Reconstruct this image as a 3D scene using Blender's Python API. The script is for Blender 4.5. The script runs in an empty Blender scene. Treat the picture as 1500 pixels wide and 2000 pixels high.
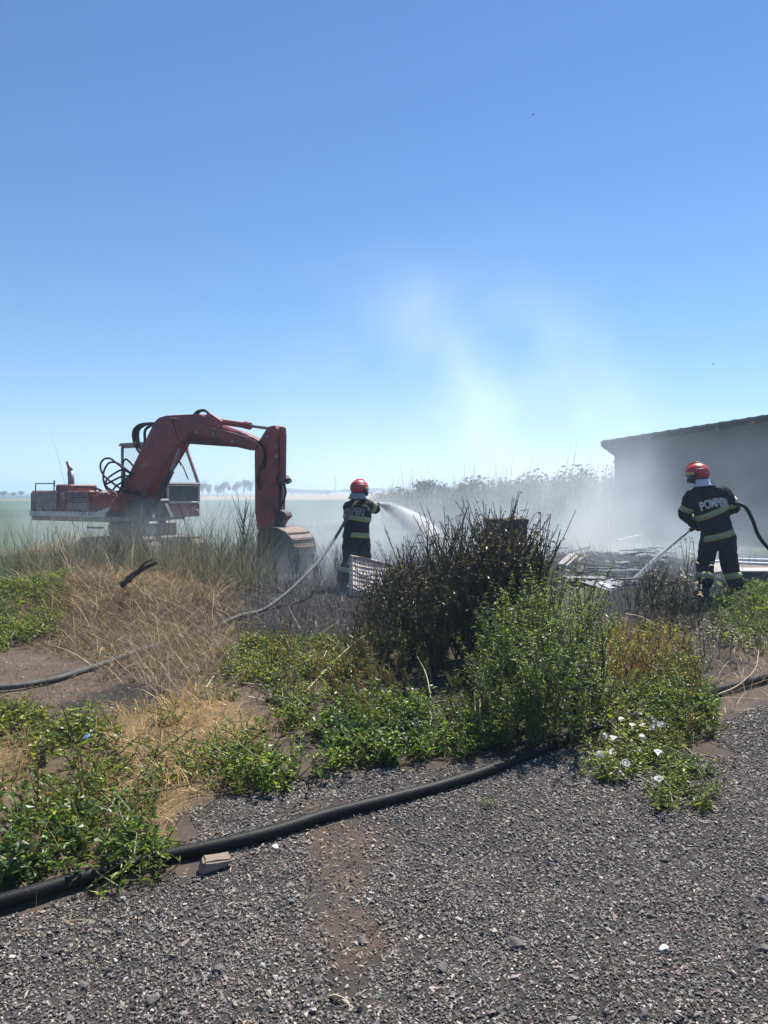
import bpy, bmesh, math, random
import numpy as np
from mathutils import Vector, Matrix, noise
from mathutils.bvhtree import BVHTree

random.seed(7)
RNG = np.random.default_rng(11)
R = math.radians
SC = bpy.context.scene
COL = SC.collection

# ------------------------------------------------------------------ camera, sky, sun, exposure
CH = 1.6                      # eye height; the photograph's horizon is at row 962 of 2000
FPX = 1500.0                  # focal length in photograph pixels
cam_data = bpy.data.cameras.new('camera')
cam_data.sensor_fit = 'VERTICAL'
cam_data.sensor_height = 36
cam_data.sensor_width = 27
cam_data.lens = 36 * FPX / 2000
cam_data.shift_y = -0.019
cam_data.clip_start = 0.05
cam_data.clip_end = 6000
cam = bpy.data.objects.new('camera', cam_data)
cam.location = (0, 0, CH)
cam.rotation_euler = (R(90), 0, 0)
COL.objects.link(cam)
SC.camera = cam

SUN_EL, SUN_AZ = 57.0, 32.0   # azimuth from +Y towards +X
world = bpy.data.worlds.new('World')
SC.world = world
world.use_nodes = True
wn = world.node_tree
wn.nodes.clear()
sky = wn.nodes.new('ShaderNodeTexSky')
sky.sky_type = 'NISHITA'
sky.sun_disc = False
sky.sun_elevation = R(SUN_EL)
sky.sun_rotation = R(SUN_AZ)
sky.altitude = 100
sky.air_density = 1.0
sky.dust_density = 0.0
sky.ozone_density = 3.0
bg = wn.nodes.new('ShaderNodeBackground')
bg.inputs['Strength'].default_value = 0.067
wout = wn.nodes.new('ShaderNodeOutputWorld')
hsv = wn.nodes.new('ShaderNodeHueSaturation')
hsv.inputs['Saturation'].default_value = 1.15
tint = wn.nodes.new('ShaderNodeMix')
tint.data_type = 'RGBA'
tint.blend_type = 'MULTIPLY'
tint.inputs[0].default_value = 1.0
tint.inputs[7].default_value = (0.82, 0.93, 1.06, 1)
wn.links.new(sky.outputs[0], hsv.inputs['Color'])
wn.links.new(hsv.outputs[0], tint.inputs[6])
wn.links.new(tint.outputs[2], bg.inputs[0])
wn.links.new(bg.outputs[0], wout.inputs[0])
sun_data = bpy.data.lights.new('sun', 'SUN')
sun_data.energy = 5.0
sun_data.angle = R(0.53)
sun_data.color = (1.0, 0.955, 0.88)
sun = bpy.data.objects.new('sun', sun_data)
TOSUN = Vector((math.sin(R(SUN_AZ)) * math.cos(R(SUN_EL)), math.cos(R(SUN_AZ)) * math.cos(R(SUN_EL)), math.sin(R(SUN_EL))))
sun.rotation_euler = TOSUN.to_track_quat('Z', 'Y').to_euler()
COL.objects.link(sun)
SC.view_settings.view_transform = 'Standard'
SC.view_settings.look = 'None'
SC.view_settings.gamma = 1
SC.view_settings.exposure = 0.88
SC.cycles.volume_bounces = 1
SC.cycles.max_bounces = 6
SC.cycles.transparent_max_bounces = 12

# ------------------------------------------------------------------ helpers
def U(px, py, y):
    """world point on the photograph's ray (px, py) at depth y"""
    return Vector(((px - 750) / FPX * y, y, CH - (py - 962) / FPX * y))

def G(px, py):
    """world point where that ray meets the flat ground"""
    y = CH * FPX / (py - 962)
    return np.array([(px - 750) / FPX * y, y])

def tag(o, label=None, cat=None, group=None, kind=None):
    if label: o['label'] = label
    if cat: o['category'] = cat
    if group: o['group'] = group
    if kind: o['kind'] = kind
    return o

def empty(name, loc, label=None, cat=None, group=None, rz=0.0):
    o = bpy.data.objects.new(name, None)
    o.location = loc
    o.rotation_euler = (0, 0, rz)
    o.empty_display_size = 0.2
    COL.objects.link(o)
    return tag(o, label, cat, group)

def link(name, me, mat=None, parent=None):
    o = bpy.data.objects.new(name, me)
    COL.objects.link(o)
    if mat is not None and len(me.materials) == 0:
        me.materials.append(mat)
    if parent is not None:
        o.parent = parent
        o.matrix_parent_inverse = Matrix.Identity(4)
    return o

def copy_tree(o, parent=None):
    c = o.copy()
    COL.objects.link(c)
    if parent is not None: c.parent = parent
    for ch in list(o.children):
        copy_tree(ch, c)
    return c

class MB:
    """collects triangles and quads with a colour per vertex, links them as one mesh object"""
    def __init__(s): s.V, s.T, s.Q, s.C, s.n = [], [], [], [], 0
    def add(s, V, F, col=(0.5, 0.5, 0.5)):
        V = np.asarray(V, float).reshape(-1, 3)
        tri = [f for f in F if len(f) == 3]
        quad = [f for f in F if len(f) == 4]
        for f in F:
            if len(f) > 4:
                tri += [(f[0], f[i], f[i + 1]) for i in range(1, len(f) - 1)]
        if len(tri): s.T.append(np.asarray(tri, np.int64) + s.n)
        if len(quad): s.Q.append(np.asarray(quad, np.int64) + s.n)
        s.V.append(V)
        col = np.asarray(col, float)
        s.C.append(np.broadcast_to(col, (len(V), 3)) if col.ndim == 1 else col)
        s.n += len(V)
        return s
    def raw(s, V, T, C):
        s.V.append(V); s.T.append(T + s.n); s.C.append(C); s.n += len(V)
    def mesh(s, name, smooth=False):
        me = bpy.data.meshes.new(name)
        V = np.concatenate(s.V) if s.V else np.zeros((0, 3))
        C = np.concatenate(s.C) if s.C else np.zeros((0, 3))
        T = np.concatenate(s.T) if s.T else np.zeros((0, 3), np.int64)
        Q = np.concatenate(s.Q) if s.Q else np.zeros((0, 4), np.int64)
        me.vertices.add(len(V)); me.vertices.foreach_set('co', V.astype(np.float32).ravel())
        me.loops.add(T.size + Q.size)
        me.loops.foreach_set('vertex_index', np.concatenate([T.ravel(), Q.ravel()]).astype(np.int32))
        me.polygons.add(len(T) + len(Q))
        st = np.concatenate([np.arange(len(T)) * 3, len(T) * 3 + np.arange(len(Q)) * 4]).astype(np.int32)
        me.polygons.foreach_set('loop_start', st)
        me.update(calc_edges=True)
        a = me.color_attributes.new('Col', 'FLOAT_COLOR', 'POINT')
        a.data.foreach_set('color', np.concatenate([C, np.ones((len(C), 1))], 1).astype(np.float32).ravel())
        me.polygons.foreach_set('use_smooth', np.full(len(me.polygons), smooth))
        me.validate()
        return me
    def build(s, name, mat=None, parent=None, smooth=False):
        return link(name, s.mesh(name, smooth), mat, parent)
    # solids
    def box(s, lo, hi, M=None, col=(0.5,) * 3, bev=0.0):
        (x0, y0, z0), (x1, y1, z1) = lo, hi
        if bev > 0:
            b = min(bev, (x1 - x0) * .45, (y1 - y0) * .45, (z1 - z0) * .45)
            bm = bmesh.new()
            bmesh.ops.create_cube(bm, size=1)
            bmesh.ops.scale(bm, vec=(x1 - x0, y1 - y0, z1 - z0), verts=bm.verts)
            bmesh.ops.translate(bm, vec=((x0 + x1) / 2, (y0 + y1) / 2, (z0 + z1) / 2), verts=bm.verts)
            bmesh.ops.bevel(bm, geom=bm.edges[:], offset=b, segments=1, affect='EDGES')
            bm.verts.index_update()
            V = np.array([v.co[:] for v in bm.verts]); F = [[v.index for v in f.verts] for f in bm.faces]
            bm.free()
        else:
            V = np.array([(x, y, z) for z in (z0, z1) for y in (y0, y1) for x in (x0, x1)], float)
            F = [(0, 2, 3, 1), (4, 5, 7, 6), (0, 1, 5, 4), (2, 6, 7, 3), (0, 4, 6, 2), (1, 3, 7, 5)]
        if M is not None: V = xf(M, V)
        return s.add(V, F, col)
    def tube(s, pts, r, n=8, col=(0.5,) * 3, cap=True, flat=1.0):
        P = np.array([tuple(p) for p in pts], float)
        r = np.broadcast_to(np.asarray(r, float), (len(P),))
        tan = np.gradient(P, axis=0)
        tan /= np.linalg.norm(tan, axis=1, keepdims=True) + 1e-12
        up = np.array([0, 0, 1.0]) if abs(tan[0][2]) < .9 else np.array([1.0, 0, 0])
        V = []
        a = np.linspace(0, 2 * math.pi, n, endpoint=False)
        u = np.cross(up, tan[0]); u /= np.linalg.norm(u)
        for i in range(len(P)):
            u = u - tan[i] * (u @ tan[i]); u /= np.linalg.norm(u) + 1e-12
            w = np.cross(tan[i], u)
            V.append(P[i] + r[i] * (np.cos(a)[:, None] * u + np.sin(a)[:, None] * w * flat))
        V = np.concatenate(V)
        F = []
        for i in range(len(P) - 1):
            for j in range(n):
                k = (j + 1) % n
                F.append((i * n + j, i * n + k, (i + 1) * n + k, (i + 1) * n + j))
        if cap:
            F.append(tuple(range(n))[::-1]); F.append(tuple((len(P) - 1) * n + j for j in range(n)))
        return s.add(V, F, col)
    def prism(s, outline, w0, w1, place, col=(0.5,) * 3):
        """closed outline [(a, b)] swept from lateral w0 to w1; place(a, b, w) -> world"""
        n = len(outline)
        V = [place(a, b, w0) for a, b in outline] + [place(a, b, w1) for a, b in outline]
        F = [(i, (i + 1) % n, n + (i + 1) % n, n + i) for i in range(n)]
        bm = bmesh.new()
        vs = [bm.verts.new(v) for v in V]
        for f in F: bm.faces.new([vs[i] for i in f])
        bm.faces.new(vs[:n][::-1]); bm.faces.new(vs[n:])
        bmesh.ops.triangulate(bm, faces=[f for f in bm.faces if len(f.verts) > 4])
        bmesh.ops.recalc_face_normals(bm, faces=bm.faces)
        bm.verts.index_update()
        VV = np.array([v.co[:] for v in bm.verts]); FF = [[v.index for v in f.verts] for f in bm.faces]
        bm.free()
        return s.add(VV, FF, col)
    def ellipsoid(s, c, r, M=None, n=14, m=9, col=(0.5,) * 3, z0=-1.0):
        V, F = [], []
        for i in range(m + 1):
            t = math.pi * (i / m)
            for j in range(n):
                p = 2 * math.pi * j / n
                V.append((math.sin(t) * math.cos(p), math.sin(t) * math.sin(p), max(math.cos(t), z0)))
        V = np.array(V) * np.array(r)
        if M is not None: V = V @ np.array(M.to_3x3()).T
        V = V + np.array(tuple(c))
        for i in range(m):
            for j in range(n):
                k = (j + 1) % n
                F.append((i * n + j, (i + 1) * n + j, (i + 1) * n + k, i * n + k))
        return s.add(V, F, col)

def xf(M, V):
    A = np.array(M)
    return V @ A[:3, :3].T + A[:3, 3]

def spline(pts, n=24):
    """Catmull-Rom through the points"""
    P = [np.array(tuple(p), float) for p in pts]
    P = [2 * P[0] - P[1]] + P + [2 * P[-1] - P[-2]]
    out = []
    for i in range(1, len(P) - 2):
        for k in range(n):
            t = k / n
            a, b, c, d = P[i - 1], P[i], P[i + 1], P[i + 2]
            out.append(0.5 * ((2 * b) + (c - a) * t + (2 * a - 5 * b + 4 * c - d) * t * t + (3 * b - a - 3 * c + d) * t ** 3))
    out.append(P[-2])
    return out

# ------------------------------------------------------------------ materials
def new_mat(name):
    m = bpy.data.materials.new(name)
    m.use_nodes = True
    return m, m.node_tree, m.node_tree.nodes['Principled BSDF']

def N(t, kind, **kw):
    n = t.nodes.new(kind)
    for k, v in kw.items():
        if k in n.inputs.keys() if isinstance(k, str) and hasattr(n, 'inputs') else False:
            n.inputs[k].default_value = v
        else:
            setattr(n, k, v)
    return n

def noise_node(t, scale, detail=4, rough=0.55, coord='Object', stretch=None):
    tc = t.nodes.new('ShaderNodeTexCoord')
    n = t.nodes.new('ShaderNodeTexNoise')
    n.inputs['Scale'].default_value = scale
    n.inputs['Detail'].default_value = detail
    n.inputs['Roughness'].default_value = rough
    if stretch:
        mp = t.nodes.new('ShaderNodeMapping')
        mp.inputs['Scale'].default_value = stretch
        t.links.new(tc.outputs[coord], mp.inputs[0]); t.links.new(mp.outputs[0], n.inputs[0])
    else:
        t.links.new(tc.outputs[coord], n.inputs[0])
    return n

def ramp(t, src, stops):
    r = t.nodes.new('ShaderNodeValToRGB')
    els = r.color_ramp.elements
    while len(els) < len(stops): els.new(0.5)
    for e, (p, c) in zip(els, stops):
        e.position = p
        e.color = (*c, 1) if len(c) == 3 else c
    t.links.new(src, r.inputs[0])
    return r

def mat_plain(name, c1, c2=None, scale=6, rough=0.7, metal=0.0, bump=0.0, bscale=40, wear=None, wear_at=0.62, spec=0.5):
    m, t, b = new_mat(name)
    c2 = c2 or tuple(v * 0.7 for v in c1)
    n = noise_node(t, scale, 6, 0.6)
    stops = [(0.3, c2), (0.6, c1)]
    if wear: stops += [(wear_at, c1), (wear_at + 0.06, wear)]
    r = ramp(t, n.outputs[0], stops)
    t.links.new(r.outputs[0], b.inputs['Base Color'])
    b.inputs['Roughness'].default_value = rough
    b.inputs['Metallic'].default_value = metal
    b.inputs['Specular IOR Level'].default_value = spec
    if bump > 0:
        n2 = noise_node(t, bscale, 5, 0.6)
        bp = t.nodes.new('ShaderNodeBump')
        bp.inputs['Strength'].default_value = bump
        bp.inputs['Distance'].default_value = 0.02
        t.links.new(n2.outputs[0], bp.inputs['Height']); t.links.new(bp.outputs[0], b.inputs['Normal'])
    return m

def mat_leaf(name, trans=0.5, rough=0.40, var=0.35, spec=0.5, tint=(1.25, 1.3, 0.55)):
    """leaf: vertex colour, light passing through, thin"""
    m, t, b = new_mat(name)
    at = t.nodes.new('ShaderNodeAttribute'); at.attribute_name = 'Col'
    n = noise_node(t, 9, 2)
    hv = t.nodes.new('ShaderNodeHueSaturation')
    mr = t.nodes.new('ShaderNodeMapRange')
    mr.inputs['To Min'].default_value = 1 - var; mr.inputs['To Max'].default_value = 1 + var
    t.links.new(n.outputs[0], mr.inputs['Value']); t.links.new(mr.outputs[0], hv.inputs['Value'])
    t.links.new(at.outputs['Color'], hv.inputs['Color'])
    t.links.new(hv.outputs[0], b.inputs['Base Color'])
    b.inputs['Roughness'].default_value = rough
    b.inputs['Specular IOR Level'].default_value = spec
    tr = t.nodes.new('ShaderNodeBsdfTranslucent')
    tm = t.nodes.new('ShaderNodeMix'); tm.data_type = 'RGBA'; tm.blend_type = 'MULTIPLY'
    tm.inputs[0].default_value = 1.0
    t.links.new(hv.outputs[0], tm.inputs[6]); tm.inputs[7].default_value = (*tint, 1)
    t.links.new(tm.outputs[2], tr.inputs[0])
    mx = t.nodes.new('ShaderNodeMixShader'); mx.inputs[0].default_value = trans
    out = t.nodes['Material Output']
    t.links.new(b.outputs[0], mx.inputs[1]); t.links.new(tr.outputs[0], mx.inputs[2]); t.links.new(mx.outputs[0], out.inputs[0])
    return m

def mat_vcol(name, rough=0.9, var=0.25, scale=30, bump=0.0, bscale=200, spec=0.3):
    m, t, b = new_mat(name)
    at = t.nodes.new('ShaderNodeAttribute'); at.attribute_name = 'Col'
    n = noise_node(t, scale, 5, 0.65)
    mr = t.nodes.new('ShaderNodeMapRange')
    mr.inputs['To Min'].default_value = 1 - var; mr.inputs['To Max'].default_value = 1 + var
    t.links.new(n.outputs[0], mr.inputs['Value'])
    hv = t.nodes.new('ShaderNodeHueSaturation')
    t.links.new(mr.outputs[0], hv.inputs['Value']); t.links.new(at.outputs['Color'], hv.inputs['Color'])
    t.links.new(hv.outputs[0], b.inputs['Base Color'])
    b.inputs['Roughness'].default_value = rough
    b.inputs['Specular IOR Level'].default_value = spec
    if bump:
        n2 = noise_node(t, bscale, 4, 0.7)
        bp = t.nodes.new('ShaderNodeBump'); bp.inputs['Strength'].default_value = bump; bp.inputs['Distance'].default_value = 0.01
        t.links.new(n2.outputs[0], bp.inputs['Height']); t.links.new(bp.outputs[0], b.inputs['Normal'])
    return m

M_LEAF = mat_leaf('leaf')
M_STRAW = mat_leaf('dry_straw', trans=0.3, rough=0.6, tint=(1.1, 1.0, 0.8))
M_STALK = mat_leaf('dead_stalk', trans=0.12, rough=0.7, tint=(1, 1, 1))
M_STONE = mat_vcol('stone', 0.85, 0.3, 60)
M_RUBBER = mat_plain('black_rubber', (0.004, 0.004, 0.0045), (0.008, 0.0078, 0.0075), 8, 0.55, bump=0.2, bscale=90, spec=0.2)
M_HOSE = mat_plain('grey_hose_canvas', (0.10, 0.10, 0.095), (0.05, 0.05, 0.048), 14, 0.8, bump=0.3, bscale=150)
M_RED = mat_plain('faded_red_paint', (0.27, 0.022, 0.015), (0.10, 0.013, 0.012), 2.6, 0.5, bump=0.15, wear=(0.24, 0.10, 0.075), wear_at=0.64)
M_PALERED = mat_plain('bleached_red_paint', (0.30, 0.115, 0.10), (0.17, 0.06, 0.055), 4, 0.7, bump=0.15, wear=(0.42, 0.32, 0.30), wear_at=0.60)
M_GREYPAINT = mat_plain('grey_paint', (0.30, 0.27, 0.27), (0.17, 0.13, 0.13), 5, 0.7, wear=(0.20, 0.07, 0.05), wear_at=0.62)
M_WHITEPAINT = mat_plain('dirty_white_paint', (0.62, 0.60, 0.57), (0.40, 0.37, 0.34), 5, 0.6)
M_STEEL = mat_plain('worn_steel', (0.26, 0.26, 0.27), (0.13, 0.12, 0.12), 8, 0.5, metal=0.5)
M_DARK = mat_plain('greasy_dark_steel', (0.03, 0.028, 0.03), (0.05, 0.03, 0.025), 7, 0.6, bump=0.2)
M_RUST = mat_plain('rusty_steel', (0.16, 0.075, 0.045), (0.06, 0.03, 0.022), 7, 0.8, bump=0.3)
M_BUCKET = mat_plain('scoured_rusty_steel', (0.15, 0.10, 0.075), (0.08, 0.05, 0.04), 4, 0.6, metal=0.15, bump=0.2)
# ------------------------------------------------------------------ ground
def vnoise(x, y, seed=0):
    """smooth value noise in numpy, -1..1"""
    x = np.asarray(x, float); y = np.asarray(y, float)
    xi = np.floor(x).astype(np.int64); yi = np.floor(y).astype(np.int64)
    fx = x - xi; fy = y - yi
    fx = fx * fx * (3 - 2 * fx); fy = fy * fy * (3 - 2 * fy)
    def h(a, b):
        v = (a * 374761393 + b * 668265263 + seed * 2147483647) & 0xFFFFFFFF
        v = ((v ^ (v >> 13)) * 1274126177) & 0xFFFFFFFF
        v = v ^ (v >> 16)
        return (v & 0xFFFF) / 32767.5 - 1
    return (h(xi, yi) * (1 - fx) + h(xi + 1, yi) * fx) * (1 - fy) + (h(xi, yi + 1) * (1 - fx) + h(xi + 1, yi + 1) * fx) * fy

def fbm(x, y, seed=0, o=4):
    s = 0; a = 1.0; t = 0
    for i in range(o):
        s = s + a * vnoise(x * 2 ** i, y * 2 ** i, seed + i * 17); t += a; a *= 0.5
    return s / t

MOUNDS = [(-3.9, 10.6, 1.7, 1.2, 0.42), (-3.2, 9.4, 1.2, 0.8, 0.10), (4.9, 11.2, 1.8, 1.4, 0.13), (4.4, 15.5, 2.6, 1.8, 0.35),
          (-1.25, 7.6, 0.6, 0.45, 0.06), (0.4, 6.5, 1.5, 1.4, 0.06), (-2.2, 4.9, 0.8, 0.6, 0.05)]
def H(x, y):
    x = np.asarray(x, float); y = np.asarray(y, float)
    z = 0.03 * fbm(x * 0.9, y * 0.9, 3) + 0.008 * fbm(x * 3, y * 3, 9, 2)
    for cx, cy, rx, ry, h in MOUNDS:
        z = z + h * np.exp(-((x - cx) / rx) ** 2 - ((y - cy) / ry) ** 2)
    fade = 1 / (1 + np.exp((np.abs(y - 10) - 25) / 3))
    return z * fade

def Hs(x, y): return float(H(np.array([x]), np.array([y]))[0])

def to_px(x, y, z=0.0):
    yy = np.maximum(y, 0.05)
    return 750 + FPX * x / yy, 962 + (CH - z) * FPX / yy

def inside(px, py, poly):
    p = np.asarray(poly, float)
    c = np.zeros(np.shape(px), bool)
    j = len(p) - 1
    for i in range(len(p)):
        xi, yi = p[i]; xj, yj = p[j]
        with np.errstate(divide='ignore', invalid='ignore'):
            c ^= ((yi > py) != (yj > py)) & (px < (xj - xi) * (py - yi) / (yj - yi + 1e-12) + xi)
        j = i
    return c

def gpoly(poly): return np.array([G(*p) for p in poly])

def sample(poly, dens, seed=0, world_poly=False, jitter=0.0, patch=None):
    """random ground points inside a polygon given on the photograph (or in metres); dens per square metre"""
    rng = np.random.default_rng(seed)
    w = np.asarray(poly, float) if world_poly else gpoly(poly)
    lo, hi = w.min(0), w.max(0)
    n = int((hi - lo).prod() * dens)
    p = lo + rng.random((n, 2)) * (hi - lo)
    q = p + jitter * np.stack([fbm(p[:, 0] * 3, p[:, 1] * 3, seed + 5), fbm(p[:, 0] * 3, p[:, 1] * 3, seed + 6)], 1)
    p = p[inside(q[:, 0], q[:, 1], w)]
    if patch:                                    # keep only where a noise is high: bare patches
        f, thr = patch
        v = fbm(p[:, 0] * f, p[:, 1] * f, seed + 9)
        p = p[v + 0.25 * (rng.random(len(p)) - 0.5) > thr]
    return p

# colours of the soil kinds (linear)
C_GRAVEL = np.array((0.064, 0.057, 0.052)); C_DIRT = np.array((0.115, 0.085, 0.066)); C_ASH = np.array((0.013, 0.012, 0.0125))
C_STRAWG = np.array((0.21, 0.145, 0.07)); C_LOAM = np.array((0.05, 0.042, 0.028)); C_BROWN = np.array((0.125, 0.088, 0.064))
P_GRAVEL = [(-900, 2600), (-900, 1900), (0, 1800), (250, 1735), (400, 1710), (385, 1640), (340, 1590), (420, 1560), (640, 1515), (860, 1505), (1150, 1465), (1420, 1480), (1400, 1420), (1500, 1370), (2400, 1180), (2600, 2600)]
P_BURNT = [(330, 1225), (430, 1110), (480, 1050), (700, 1035), (960, 1030), (1300, 1040), (1900, 1040), (1900, 1180), (1330, 1225), (1180, 1240), (700, 1270), (480, 1275)]
P_BARE = [(-700, 1430), (-400, 1240), (0, 1240), (120, 1225), (330, 1240), (290, 1330), (210, 1390), (0, 1410)]
P_STRAW1 = [(190, 1560), (210, 1400), (420, 1380), (520, 1420), (430, 1520), (420, 1580), (250, 1640)]
P_STRAW2 = [(60, 1240), (40, 1060), (200, 1040), (420, 1130), (430, 1260), (300, 1330)]
P_STRAW3 = [(-600, 1600), (0, 1450), (130, 1450), (60, 1560)]
P_TRACK = [(600, 1580), (700, 1560), (745, 1850), (700, 1950), (620, 1900), (615, 1700)]

def axis(lo, hi, step, far):
    core = np.arange(lo, hi + step / 2, step)
    g = []
    v, s = hi, step
    while v < far:
        s *= 1.35; v += s; g.append(v)
    b = []
    v, s = lo, step
    while v > -far:
        s *= 1.35; v -= s; b.append(v)
    return np.concatenate([np.array(b[::-1]), core, np.array(g)])

def smooth_mask(px, py, poly, x, y, amp=0.10, seed=1):
    acc = 0
    w = gpoly(poly)
    for k in range(6):
        jx = amp * fbm(x * 4 + k * 7, y * 4, seed + k) * 2; jy = amp * fbm(x * 4, y * 4 + k * 5, seed + 20 + k) * 2
        acc = acc + inside(x + jx, y + jy, w)
    return acc / 6.0

def make_ground():
    xs = axis(-6.5, 7.0, 0.06, 4000); ys1 = np.arange(1.2, 9.0, 0.045); ys2 = np.arange(9.0, 24.0, 0.11)
    ysb = axis(0, 1, 1, 4000); ysb = np.concatenate([-np.geomspace(600, .3, 20), [0.3, 0.8]])
    ysf = [24.0]; s = 0.12
    while ysf[-1] < 4500: s *= 1.25; ysf.append(ysf[-1] + s)
    ys = np.concatenate([ysb, ys1, ys2, ysf])
    X, Y = np.meshgrid(xs, ys)
    x, y = X.ravel(), Y.ravel()
    z = H(x, y)
    near = (np.abs(x) < 8) & (y > 0) & (y < 14)
    z = z + near * 0.004 * fbm(x * 9, y * 9, 31, 2)
    px, py = to_px(x, y)
    c = np.tile(C_DIRT, (len(x), 1))
    def lay(poly, col, amp, seed, k=1.0):
        nonlocal c
        sel = y > 0.3
        m = np.zeros(len(x)); m[sel] = smooth_mask(px[sel], py[sel], poly, x[sel], y[sel], amp, seed)
        c = c * (1 - k * m[:, None]) + np.asarray(col) * (k * m[:, None])
    lay(P_STRAW1, C_STRAWG, .15, 3, .8); lay(P_STRAW2, C_STRAWG * .8, .3, 4, .9); lay(P_STRAW3, C_STRAWG, .15, 8, .7)
    lay(P_BURNT, C_ASH, .4, 5); lay(P_BARE, C_BROWN, .3, 6); lay([(90, 1400), (150, 1355), (280, 1330), (340, 1350), (330, 1385), (220, 1400)], C_ASH * 1.6, .12, 16, .85)
    lay([(720, 1500), (760, 1150), (1180, 1150), (1190, 1480)], C_LOAM, .2, 12)
    lay(P_GRAVEL, C_GRAVEL, .12, 7); lay([(1190, 1330), (1180, 1220), (1560, 1200), (1500, 1290), (1360, 1330)], C_ASH * 1.8, .2, 18, .8); lay(P_TRACK, np.array((.155, .105, .075)), .3, 10, .8)
    m = (0.75 + 0.3 * fbm(x * 6, y * 6, 50) + 0.16 * vnoise(x * 30, y * 30, 51) + .1)[:, None]
    c = np.clip(c * m, 0.004, 1)
    far = np.clip((y - 19) / 5, 0, 1)[:, None]
    green = np.array((0.058, 0.098, 0.055)) * (1 + 0.45 * fbm(x * 0.15, y * 0.06, 61) + .3 * fbm(x * .02, y * .05, 65))[:, None]
    wheat = np.array((0.30, 0.215, 0.12)) * (1 + 0.25 * fbm(x * 0.05, y * 0.02, 62))[:, None]
    wk = np.clip((y - 170 - 20 * fbm(x * .02, x * .01, 5)) / 10, 0, 1)[:, None] * np.clip((x + 90) / 20, 0, 1)[:, None]
    c = c * (1 - far) + (green * (1 - wk) + wheat * wk) * far
    c = np.where((y < 0.5)[:, None], C_GRAVEL, c)
    nx, ny = len(xs), len(ys)
    idx = np.arange(nx * ny).reshape(ny, nx)
    q = np.stack([idx[:-1, :-1], idx[:-1, 1:], idx[1:, 1:], idx[1:, :-1]], -1).reshape(-1, 4)
    mb = MB()
    mb.V.append(np.stack([x, y, z], 1)); mb.Q.append(q); mb.C.append(c); mb.n = len(x)
    g = mb.build('ground', mat_vcol('soil', 0.95, 0.45, 45, bump=0.9, bscale=160), smooth=True)
    tag(g, 'bare soil, grey gravel and scorched earth running out into green and tan fields', None, None, 'structure')
make_ground()

# ------------------------------------------------------------------ gravel: uncountable, one object of loose chips
def rot3(n, rng, tilt=math.pi):
    """n random rotation matrices: spin about z after a tilt"""
    a = rng.random(n) * 2 * math.pi; b = (rng.random(n) - .5) * 2 * tilt; c = rng.random(n) * 2 * math.pi
    ca, sa, cb, sb, cc, sc = np.cos(a), np.sin(a), np.cos(b), np.sin(b), np.cos(c), np.sin(c)
    O, I = np.zeros(n), np.ones(n)
    Rz = np.stack([ca, -sa, O, sa, ca, O, O, O, I], 1).reshape(n, 3, 3)
    Rx = np.stack([I, O, O, O, cb, -sb, O, sb, cb], 1).reshape(n, 3, 3)
    Ry = np.stack([cc, -sc, O, sc, cc, O, O, O, I], 1).reshape(n, 3, 3)
    return Rz @ Rx @ Ry

def scatter(mb, tv, tt, loc, rot, scale, col, tcol=None):
    """copies of a template (tv, triangles tt) baked into mb"""
    n, k = len(loc), len(tv)
    if n == 0: return
    scale = np.asarray(scale, float)
    if scale.ndim == 1: scale = np.repeat(scale[:, None], 3, 1)
    V = np.einsum('nij,nkj->nki', rot, tv[None] * scale[:, None, :]) + loc[:, None, :]
    C = np.repeat(col[:, None, :], k, 1)
    if tcol is not None: C = C * tcol[None]
    T = tt[None] + (np.arange(n) * k)[:, None, None]
    mb.raw(V.reshape(-1, 3), T.reshape(-1, 3), C.reshape(-1, 3))

def stone_template(seed, sub=1):
    bm = bmesh.new()
    rng = np.random.default_rng(seed)
    if sub == 0:                                  # a chip: hull of eight points
        for d in rng.normal(size=(8, 3)):
            d = d / np.linalg.norm(d) * (.75 + .3 * rng.random()); bm.verts.new((d[0], d[1] * .8, d[2] * .55))
        h = bmesh.ops.convex_hull(bm, input=bm.verts[:])
        bmesh.ops.delete(bm, geom=list(set(h['geom_interior'] + h['geom_unused'])), context='VERTS')
        bmesh.ops.triangulate(bm, faces=bm.faces[:])
        bm.verts.index_update()
        V = np.array([v.co[:] for v in bm.verts]); T = np.array([[v.index for v in f.verts] for f in bm.faces]); bm.free()
        return V, T
    bmesh.ops.create_icosphere(bm, subdivisions=sub, radius=1)
    V = np.array([v.co[:] for v in bm.verts]); T = np.array([[v.index for v in f.verts] for f in bm.faces])
    bm.free()
    for k in range(5):                            # broken faces: clip against random planes
        d = rng.normal(size=3); d /= np.linalg.norm(d)
        h = 0.45 + 0.3 * rng.random()
        over = np.maximum(V @ d - h, 0)
        V = V - over[:, None] * d
    V *= np.array((1, 0.75 + .2 * rng.random(), 0.5 + .2 * rng.random()))
    V += rng.normal(size=V.shape) * 0.05
    return V, T

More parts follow.
